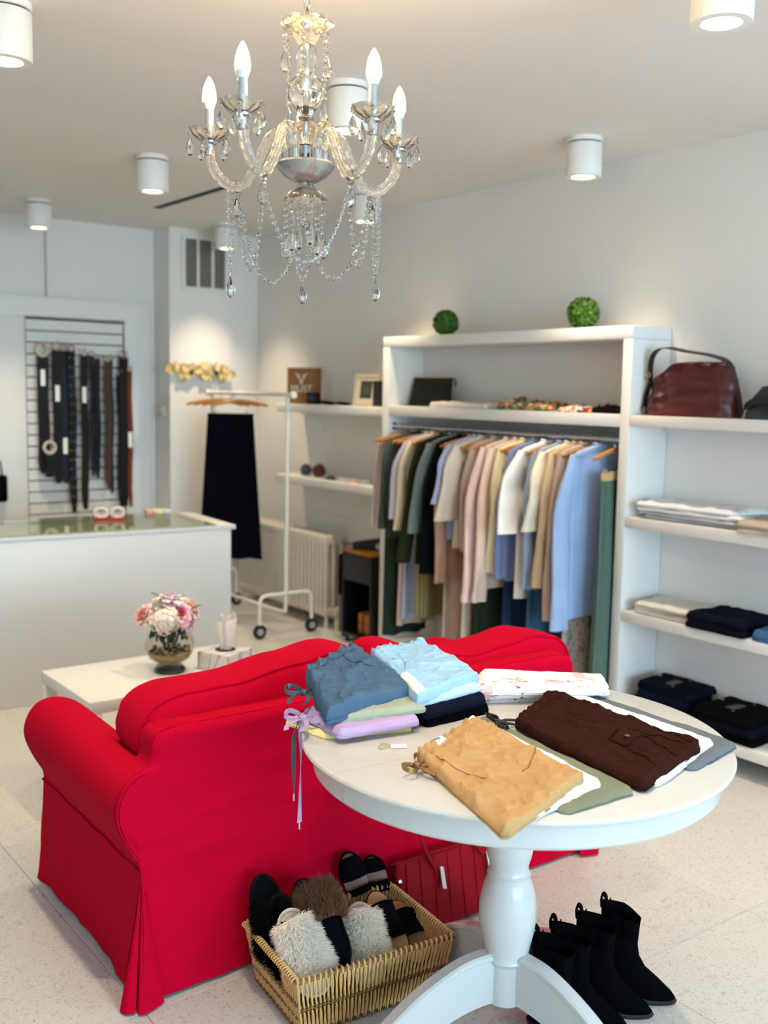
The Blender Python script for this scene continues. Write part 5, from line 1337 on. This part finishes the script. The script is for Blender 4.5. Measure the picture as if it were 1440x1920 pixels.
_tc = _n.nodes.new('ShaderNodeTexCoord'); _wv = _n.nodes.new('ShaderNodeTexWave'); _wv.inputs['Scale'].default_value = 5; _wv.inputs['Distortion'].default_value = 16; _wv.inputs['Detail'].default_value = 4
_cr = _n.nodes.new('ShaderNodeValToRGB'); _cr.color_ramp.elements[0].color = lin((176, 176, 182)); _cr.color_ramp.elements[1].color = lin((220, 220, 223)); _cr.color_ramp.elements[1].position = .25
_n.links.new(_tc.outputs['Object'], _wv.inputs['Vector']); _n.links.new(_wv.outputs['Fac'], _cr.inputs[0]); _n.links.new(_cr.outputs[0], _n.nodes['Principled BSDF'].inputs['Base Color'])
MB().rbox(-.082, .082, -.09, .09, 0, .078, .004).build('box', MARB, tk)
MB().lathe([(0, .0775), (.045, .0775), (.045, .0790), (0, .0790)], 24).build('slot', BLACK, tk)
def tis(u, v):
    a = 2*pi*u; r_ = .016+.009*sin(5*a+1.5*v)*(.3+.7*v)+.036*v*(1-.62*v); return (r_*cos(a)*1.35, r_*sin(a)*.75+.01*v, .072+v*(.145+.022*sin(a+.6)+.010*sin(3*a)))
mb = MB(); mb.grid(tis, 60, 14); mb.build('tissue', mat('tissue_paper', (242, 238, 236), rough=.9), tk)

# ================================================================= radiator
ra = thing('radiator', 'white ribbed cast-iron column radiator under the small wall shelves', 'radiator', (4.02, 5.87, 0))
RADM = mat('radiator_enamel', (214, 208, 196), rough=.4, spec=.4)
sec = MB()
for dx in (-.062, 0, .062): sec.rbox(dx-.018, dx+.018, -.014, .014, .11, .63, .012, 3)
sec.rbox(-.082, .082, -.015, .015, .585, .655, .014, 3); sec.rbox(-.082, .082, -.015, .015, .085, .150, .013, 3)
_sec = sec.mesh('section', RADM, True, 50)
for k in range(25):
    o = link('section', _sec, ra); o.location = (0, .022+k*.0495, 0)
for y in (.022, 1.21):
    for dx in (-.055, .055): MB().lathe([(.020, 0), (.016, .02), (.013, .09), (.018, .12)], 12, (dx, y, 0)).build('foot', RADM, ra)
MB().tube([(-.02, -.012, .10), (-.02, -.045, .10), (-.02, -.05, .07), (-.02, -.05, 0)], .011, 10).build('pipe', RADM, ra)
MB().lathe([(.0, .15), (.02, .148), (.022, .12), (.012, .115), (.012, .09)], 14, (-.02, -.048, 0)).build('valve', RADM, ra)

# ================================================================= rolling clothes rack
rk = thing('rolling_rack', 'white metal rolling clothes rack in front of the radiator', 'clothes rack', (3.63, 5.88, 0))
RM = mat('rack_white', (232, 230, 224), rough=.35, spec=.5)
for y in (0, 1.06):
    MB().tube([(0, y, .285), (0, y, 1.62)], .0135, 12).build('post', RM, rk)
    MB().tube(smooth_path([(-.205, y, .075), (-.205, y, .22), (-.195, y, .265), (-.16, y, .285), (0, y, .288), (.16, y, .285), (.195, y, .265), (.205, y, .22), (.205, y, .075)], 4), .0125, 10).build('foot_bar', RM, rk)
    for sx in (-.205, .205):
        MB().lathe([(.046, -.012), (.048, -.006), (.048, .006), (.046, .012)], 24, (0, 0, 0), Matrix.Translation((sx, y, .048)) @ Matrix.Rotation(pi/2, 4, 'X')).build('wheel', BLACK, rk)
        MB().lathe([(.024, -.014), (.024, .014)], 16, (0, 0, 0), Matrix.Translation((sx, y, .048)) @ Matrix.Rotation(pi/2, 4, 'X')).build('wheel_hub', mat('hub_grey', (168, 168, 170), rough=.4), rk)
MB().tube([(0, -.07, 1.622), (0, 1.12, 1.622)], .0135, 12).build('top_bar', RM, rk)
for y in (-.07, 1.12): MB().lathe([(.0, -.012), (.024, -.01), (.026, 0), (.024, .01), (0, .012)], 18, (0, 0, 0), Matrix.Translation((0, y, 1.622)) @ Matrix.Rotation(pi/2, 4, 'X')).build('end_cap', RM, rk)
MB().tube(smooth_path([(0, 0, .285), (0, .01, .19), (0, .06, .155), (0, .5, .15), (0, 1.0, .155), (0, 1.05, .19), (0, 1.06, .285)], 6), .0125, 10).build('lower_bar', RM, rk)
RZ2 = 1.622
bottoms('wide black trousers hanging on the rolling rack', 'black trousers on the rolling rack', 6.66, C('rack_black', (9, 10, 20), amt=.3), .42, .165, yaw=radians(-36), seed=40, top_z=1.475, x=3.63, wide=1.42, fold=.014, group='clothes on the rolling rack', folds=8, z=RZ2, hgroup='hangers on the rolling rack')
for q, (y, yaw) in enumerate(((6.52, -.25), (6.80, -.75), (6.90, -.45))):
    hanger(('', '', '')[q] or ('rail spot nearest the rack front', 'rail spot behind the black trousers', 'rail spot at the far end')[q], y, yaw, x=3.63, z=RZ2, group='hangers on the rolling rack', kind='empty wooden')
for o in list(bpy.data.objects):
    if o.get('label', '').startswith('empty wooden'):
        o['label'] = o['label'].replace('empty wooden hanger holding the rail spot', 'empty wooden hanger on the rolling rack').replace('nearest the rack front', 'in front of the black trousers').replace('behind the black trousers', 'just behind the black trousers').replace('at the far end', 'farthest from the camera')

# ================================================================= small shelves above the radiator
for z, lab in ((1.555, 'small white wall shelf with a kraft bag and picture frame'), (1.040, 'small white wall shelf with pompoms below the framed picture')):
    s_ = thing('small_wall_shelf', lab, 'shelf', (0, 0, z), group='small white shelves above the radiator')
    MB().rbox(3.95, 4.184, 5.202, 6.56, -.058, 0, .008, 3).build('board', SHELFW, s_)
    MB().box(4.15, 4.184, 5.22, 6.54, -.08, -.058).build('wall_cleat', SHELFW, s_)
KR = mat('kraft_paper', (150, 106, 62), rough=.85, noise_scale=30, noise_amt=.08)
kb = thing('kraft_paper_bag', 'brown kraft paper shop bag printed in white on the upper small shelf', 'paper bag', (4.06, 6.35, 1.556), radians(-62))
MB().box(-.115, .115, -.045, .045, 0, .255).build('bag', KR, kb, smooth=False)
MB().rbox(-.115, .115, -.047, -.0452, .235, .256, .0005, 1).build('folded_rim', KR, kb)
WPR = mat('white_print', (236, 228, 214), rough=.8)
text('MUST', .070, WPR, kb, Matrix.Translation((0, -.0458, .105)) @ Matrix.Rotation(pi/2, 4, 'X'))
lg = MB()
for sg in (-1, 1): lg.tube([(0, -.046, .14), (sg*.012, -.046, .175), (sg*.03, -.046, .20), (sg*.045, -.046, .215)], .0045, 6); lg.tube([(sg*.018, -.046, .185), (sg*.014, -.046, .21)], .0035, 6)
lg.build('logo', WPR, kb)
cm = thing('small_black_box', 'small black gadget beside the kraft bag', 'gadget', (4.02, 6.165, 1.556), radians(-60))
MB().rbox(-.045, .045, -.03, .03, 0, .082, .006).build('body', BLACK, cm); MB().lathe([(.022, 0), (.022, .02), (.018, .022)], 18, (0, 0, 0), Matrix.Translation((0, -.028, .04)) @ Matrix.Rotation(pi/2, 4, 'X')).build('lens', mat('lens_grey', (60, 60, 64), rough=.2), cm)
sp = thing('black_strap', 'black strap lying flat along the upper small shelf', 'strap', (4.02, 5.93, 1.5562))
MB().ribbon(smooth_path([(0, .22, .012), (-.02, .12, .020), (.02, .02, .008), (-.01, -.08, .016), (.02, -.18, .006)], 6), (1, 0, .2), .05, .008).build('webbing', BLKCLOTH, sp)
pf_ = thing('picture_frame', 'pale wooden picture frame with dark print on the upper small shelf', 'picture frame', (4.045, 5.585, 1.556), rot=(radians(-12), 0, radians(-62)))
FRM = mat('pale_wood', (196, 186, 158), rough=.5)
for x0, x1, z0, z1 in ((-.088, .088, 0, .026), (-.088, .088, .188, .214), (-.088, -.062, .026, .188), (.062, .088, .026, .188)): MB().rbox(x0, x1, -.010, .010, z0, z1, .002, 1).build('frame_bar', FRM, pf_)
MB().box(-.063, .063, -.004, .008, .025, .189).build('mat_board', mat('mat_cream', (206, 198, 174), rough=.8), pf_)
MB().box(-.042, .042, -.0052, -.004, .050, .168).build('print', mat('dark_print', (58, 60, 60), rough=.6, noise_scale=40, noise_amt=.2), pf_)
for q in range(4): MB().box(-.026, .026, -.0058, -.0052, .082+q*.016, .085+q*.016).build('print_line', mat('print_line_grey', (120, 122, 120), rough=.7), pf_)
bb = thing('black_box', 'black box standing behind the picture frame beside the unit', 'box', (4.07, 5.36, 1.556))
MB().rbox(-.06, .06, -.09, .09, 0, .15, .004).build('carton', BLACK, bb); MB().rbox(-.062, .062, -.092, .092, .15, .165, .003).build('lid', BLACK, bb)
def pompom(lab, loc, r, m_, seed):
    t = thing('pompom', lab, 'pompom', loc)
    MB().sphere((0, 0, r*.9), r*.8, nu=16, nv=10).build('core', m_, t)
    fur(lambda u, v: Vector((r*.8*cos(2*pi*u)*sin(pi*v), r*.8*sin(2*pi*u)*sin(pi*v), r*.9+r*.8*cos(pi*v))), 700, r*.28, seed, m_, 'fur', t, (0, 0, 0))
pompom('slate grey fur pompom on the lower small shelf', (4.03, 6.27, 1.041), .046, mat('grey_fur', (72, 80, 86), rough=.9), 1)
pompom('brown fur pompom on the lower small shelf', (4.03, 6.10, 1.041), .052, mat('russet_fur', (96, 44, 34), rough=.9), 2)
for q, (y, c, lab) in enumerate(((5.93, (52, 48, 66), 'flat dark hair clip on the lower small shelf'), (5.80, (216, 206, 212), 'pale lilac hair clip in the middle of the lower small shelf'), (5.68, (228, 190, 184), 'pink hair clip on the lower small shelf'), (5.55, (206, 200, 210), 'grey-lilac hair clip nearest the hanging clothes'))):
    t = thing('hair_clip', lab, 'hair clip', (4.02, y, 1.041), .3*q, group='hair clips on the lower small shelf')
    m_ = mat('clip_%d' % q, c, rough=.4)
    MB().rbox(-.028, .028, -.045, .045, 0, .008, .003).build('plate', m_, t); MB().tube([(.0, -.04+.08*i/8, .010+.012*sin(pi*i/8)) for i in range(9)], .006, 7).build('bar', m_, t)

# ================================================================= black trolley cabinet by the unit
bc = thing('black_trolley', 'tall black open cabinet with gold rim between radiator and clothes', 'cabinet', (3.86, 5.225, 0))
BG = mat('gloss_black', (14, 14, 16), rough=.3); GR = mat('gold_rim', (190, 120, 40), rough=.3, metal=.8)
MB().rbox(0, .30, .31, .33, .03, .62, .003).build('side_panel', BG, bc); MB().rbox(0, .30, 0, .02, .03, .62, .003).build('side_panel', BG, bc)
MB().rbox(.28, .30, .02, .31, .03, .62, .003).build('back_panel', BG, bc); MB().rbox(0, .28, .02, .31, .42, .60, .003).build('drawer', mat('charcoal_panel', (34, 34, 36), rough=.5), bc)
MB().rbox(0, .28, .02, .31, .05, .07, .003).build('shelf_board', BG, bc); MB().rbox(-.008, .308, -.005, .338, .605, .625, .004).build('rim', GR, bc)
for x in (.03, .27):
    for y in (.03, .30): MB().lathe([(.014, 0), (.014, .03)], 10, (x, y, 0)).build('foot', BLACK, bc)
for q, (y, z_, lab) in enumerate(((.22, .071, 'amber box lower in the black cabinet'), (.22, .141, 'amber box stacked higher in the black cabinet'))):
    t = thing('amber_box', lab, 'box', (3.86+.10, 5.225+y-.07, z_)); am = mat('amber_card', (168, 104, 36), rough=.5)
    MB().rbox(-.05, .06, -.06, .06, 0, .066, .003).build('carton', am, t); MB().rbox(-.052, .062, -.01, .01, .0, .0665, .001, 1).build('tape', BG, t)
tp = thing('tape_dispenser', 'black hinged device lying on the gold-rimmed cabinet', 'gadget', (4.0, 5.39, .626), radians(-60))
MB().prism([(-.13, 0), (.13, 0), (.13, .05), (.09, .085), (-.13, .045)], -.06, .06, Matrix.Rotation(pi/2, 4, 'X')).build('body', BG, tp); MB().lathe([(.02, -.008), (.02, .008)], 16, (0, 0, 0), Matrix.Translation((.06, -.062, .03)) @ Matrix.Rotation(pi/2, 4, 'X')).build('dial', STEEL, tp)
hb = thing('hanging_cloth_bag', 'black and grey cloth bag hanging on the side of the black cabinet', 'bag', (3.90, 5.585, 0))
MB().rbox(-.04, .20, -.018, .018, .30, .58, .012, 3).build('upper', BLKCLOTH, hb); MB().rbox(-.035, .195, -.016, .016, .05, .299, .012, 3).build('lower', mat('grey_felt', (96, 98, 98), rough=.9), hb)

# ================================================================= gold hook rack on the pillar
hr = thing('hook_rack', 'gold leaf-shaped coat hook rack on the pillar', 'hook rack', (3.67, 7.218, 1.775))
GL = mat('pale_gold', (222, 198, 140), rough=.4, metal=.3)
MB().rbox(-.245, .245, -.010, -.001, -.012, .012, .003).build('rail', GL, hr)
for k in range(9):
    x = -.225+k*.056
    for sg, rot in ((1, .5), (-1, -.5), (1, -1.0)):
        mb = MB(); mb.grid(lambda u, v: (.050*sin(pi*v)**.8*(2*u-1)*.6, -.012-.018*sin(pi*v)-.010*(2*u-1)**2, .088*(v-.1)), 4, 8)
        mb.grid(lambda u, v: (.050*sin(pi*v)**.8*(2*u-1)*.6, -.009-.018*sin(pi*v)-.010*(2*u-1)**2, .088*(v-.1)), 4, 8)
        o = mb.build('leaf', GL, hr); o.location = (x, -.002*k % .004, (-.005 if k % 2 else .0)); o.rotation_euler = (0, rot+(.3 if k % 2 else -.2)+(pi if (k+sg) % 3 == 0 else 0), 0)
for x in (-.09, .12):
    MB().tube(smooth_path([(x, -.010, .0), (x, -.035, -.005), (x, -.045, -.02), (x, -.05, .01)], 4), .008, 8).build('hook', BLACK, hr)

# ================================================================= belts on the slatwall
BELT = mat('black_leather', (7, 7, 9), rough=.45); BELN = mat('navy_leather', (16, 26, 38), rough=.5); BELB = mat('brown_leather', (70, 48, 34), rough=.5); BELR = mat('rust_leather', (110, 48, 20), rough=.5)
BCR = mat('cream_resin', (206, 196, 178), rough=.4); BGD = mat('pale_gold_buckle', (190, 160, 120), rough=.35, metal=.6)
def bX(px): return 2.43+(px-46)*.00397
def bZ(py): return 2.14-(py-593)*.003815
def belt(lab, px, y0, y1, wpx, m_, bm, tagy=None, studs=0, big=False, dy=0.0, taper=1.0):
    x = bX(px); z0 = bZ(y0); z1 = bZ(y1); w_ = wpx*.00397
    t = thing('belt', lab, 'belt', (x, 7.395-dy, 0), group='belts hanging on the slatwall')
    n = 12; pts = [(.004*sin(i*.9+px), .004*cos(i*.7), z0+(z1-z0)*i/n) for i in range(n+1)]
    MB().ribbon(pts, (1, .1, 0), [w_*(1+(taper-1)*i/n)*(.55 if i == n else 1) for i in range(n+1)], .006).build('strap', m_, t)
    MB().ribbon([(p[0]+.01, p[1]+.012, p[2]) for p in pts[:-2]], (1, -.1, 0), w_*.9, .005).build('strap_tail', m_, t)
    r_ = .040 if big else max(.016, w_*.42)
    MB().tube([(r_*cos(a), -.004, z0+r_*.8+r_*sin(a)*(1 if big else .8)) for a in [2*pi*i/20 for i in range(20)]], .012 if big else .0055, 8, closed=True).build('buckle', bm, t)
    MB().tube([(0, .058+dy, z0+r_*1.6), (0, -.02, z0+r_*1.6), (0, -.03, z0+r_*1.6+.012)], .0035, 6).build('peg', CHROME, t)
    if tagy: MB().rbox(-.018, .014, -.009, -.0075, bZ(tagy)-.055, bZ(tagy)+.06, .0005, 1).build('price_tag', PAPER, t)
    for k in range(studs):
        zz = z0-.05-(z0-z1-.1)*k/max(1, studs-1)
        for sx in (-.28, .28): MB().sphere((w_*sx+.004*sin(zz*9), -.006, zz), .0055, nu=8, nv=6).build('stud', mat('stud_gold', (186, 166, 130), rough=.3, metal=.8), t)
    return t
belt('wide black belt with cream ring buckle at the far left', 70, 664, 885, 20, BELT, BCR, 707, big=True)
belt('black belt with cream coil near its lower end, overlapping the far left belt', 78, 845, 893, 16, BELT, BCR, big=True, dy=.02)
belt('black belt second from the left with gold loop', 96, 655, 905, 19, BELT, BGD, 736)
belt('navy belt behind the studded one', 110, 655, 906, 14, BELN, CHROME, 835, dy=-.012)
belt('studded black belt with two columns of gold studs', 123, 655, 962, 14, BELT, BGD, studs=17)
belt('long plain black belt in the middle of the slatwall', 146, 662, 958, 14, BELT, BCR, 738)
belt('narrow black belt right of the middle', 171, 668, 897, 10, BELT, CHROME)
belt('narrow dark belt with pale buckle next to the brown one', 162, 662, 895, 8, BELN, BCR, dy=-.01)
belt('dark brown belt right of the narrow ones', 191, 672, 922, 12, BELB, BCR)
belt('black belt tucked behind the brown one', 198, 668, 928, 9, BELT, CHROME, dy=-.012)
belt('wide black belt at the far right of the slatwall', 222, 664, 957, 18, BELT, BGD, None)
belt('teal-navy belt hanging low beside the rust one', 217, 700, 957, 12, BELN, CHROME, dy=-.01)
belt('rust brown belt at the right edge of the slatwall', 235, 690, 958, 8, BELR, BGD, 825, dy=-.005)
bgk = thing('black_pouch', 'black pouch hanging at the left picture edge behind the counter', 'bag', (2.235, 7.42, 0))
MB().rbox(-.08, .03, -.03, .02, .83, 1.02, .02, 3).build('pouch', BLKCLOTH, bgk); MB().tube([(-.05, 0, 1.01), (-.04, .01, 1.12), (-.01, .01, 1.12), (0, 0, 1.01)], .005, 6).build('loop', BLKCLOTH, bgk); MB().tube([(-.025, .024, 1.12), (-.025, -.01, 1.12)], .004, 6).build('peg', CHROME, bgk)
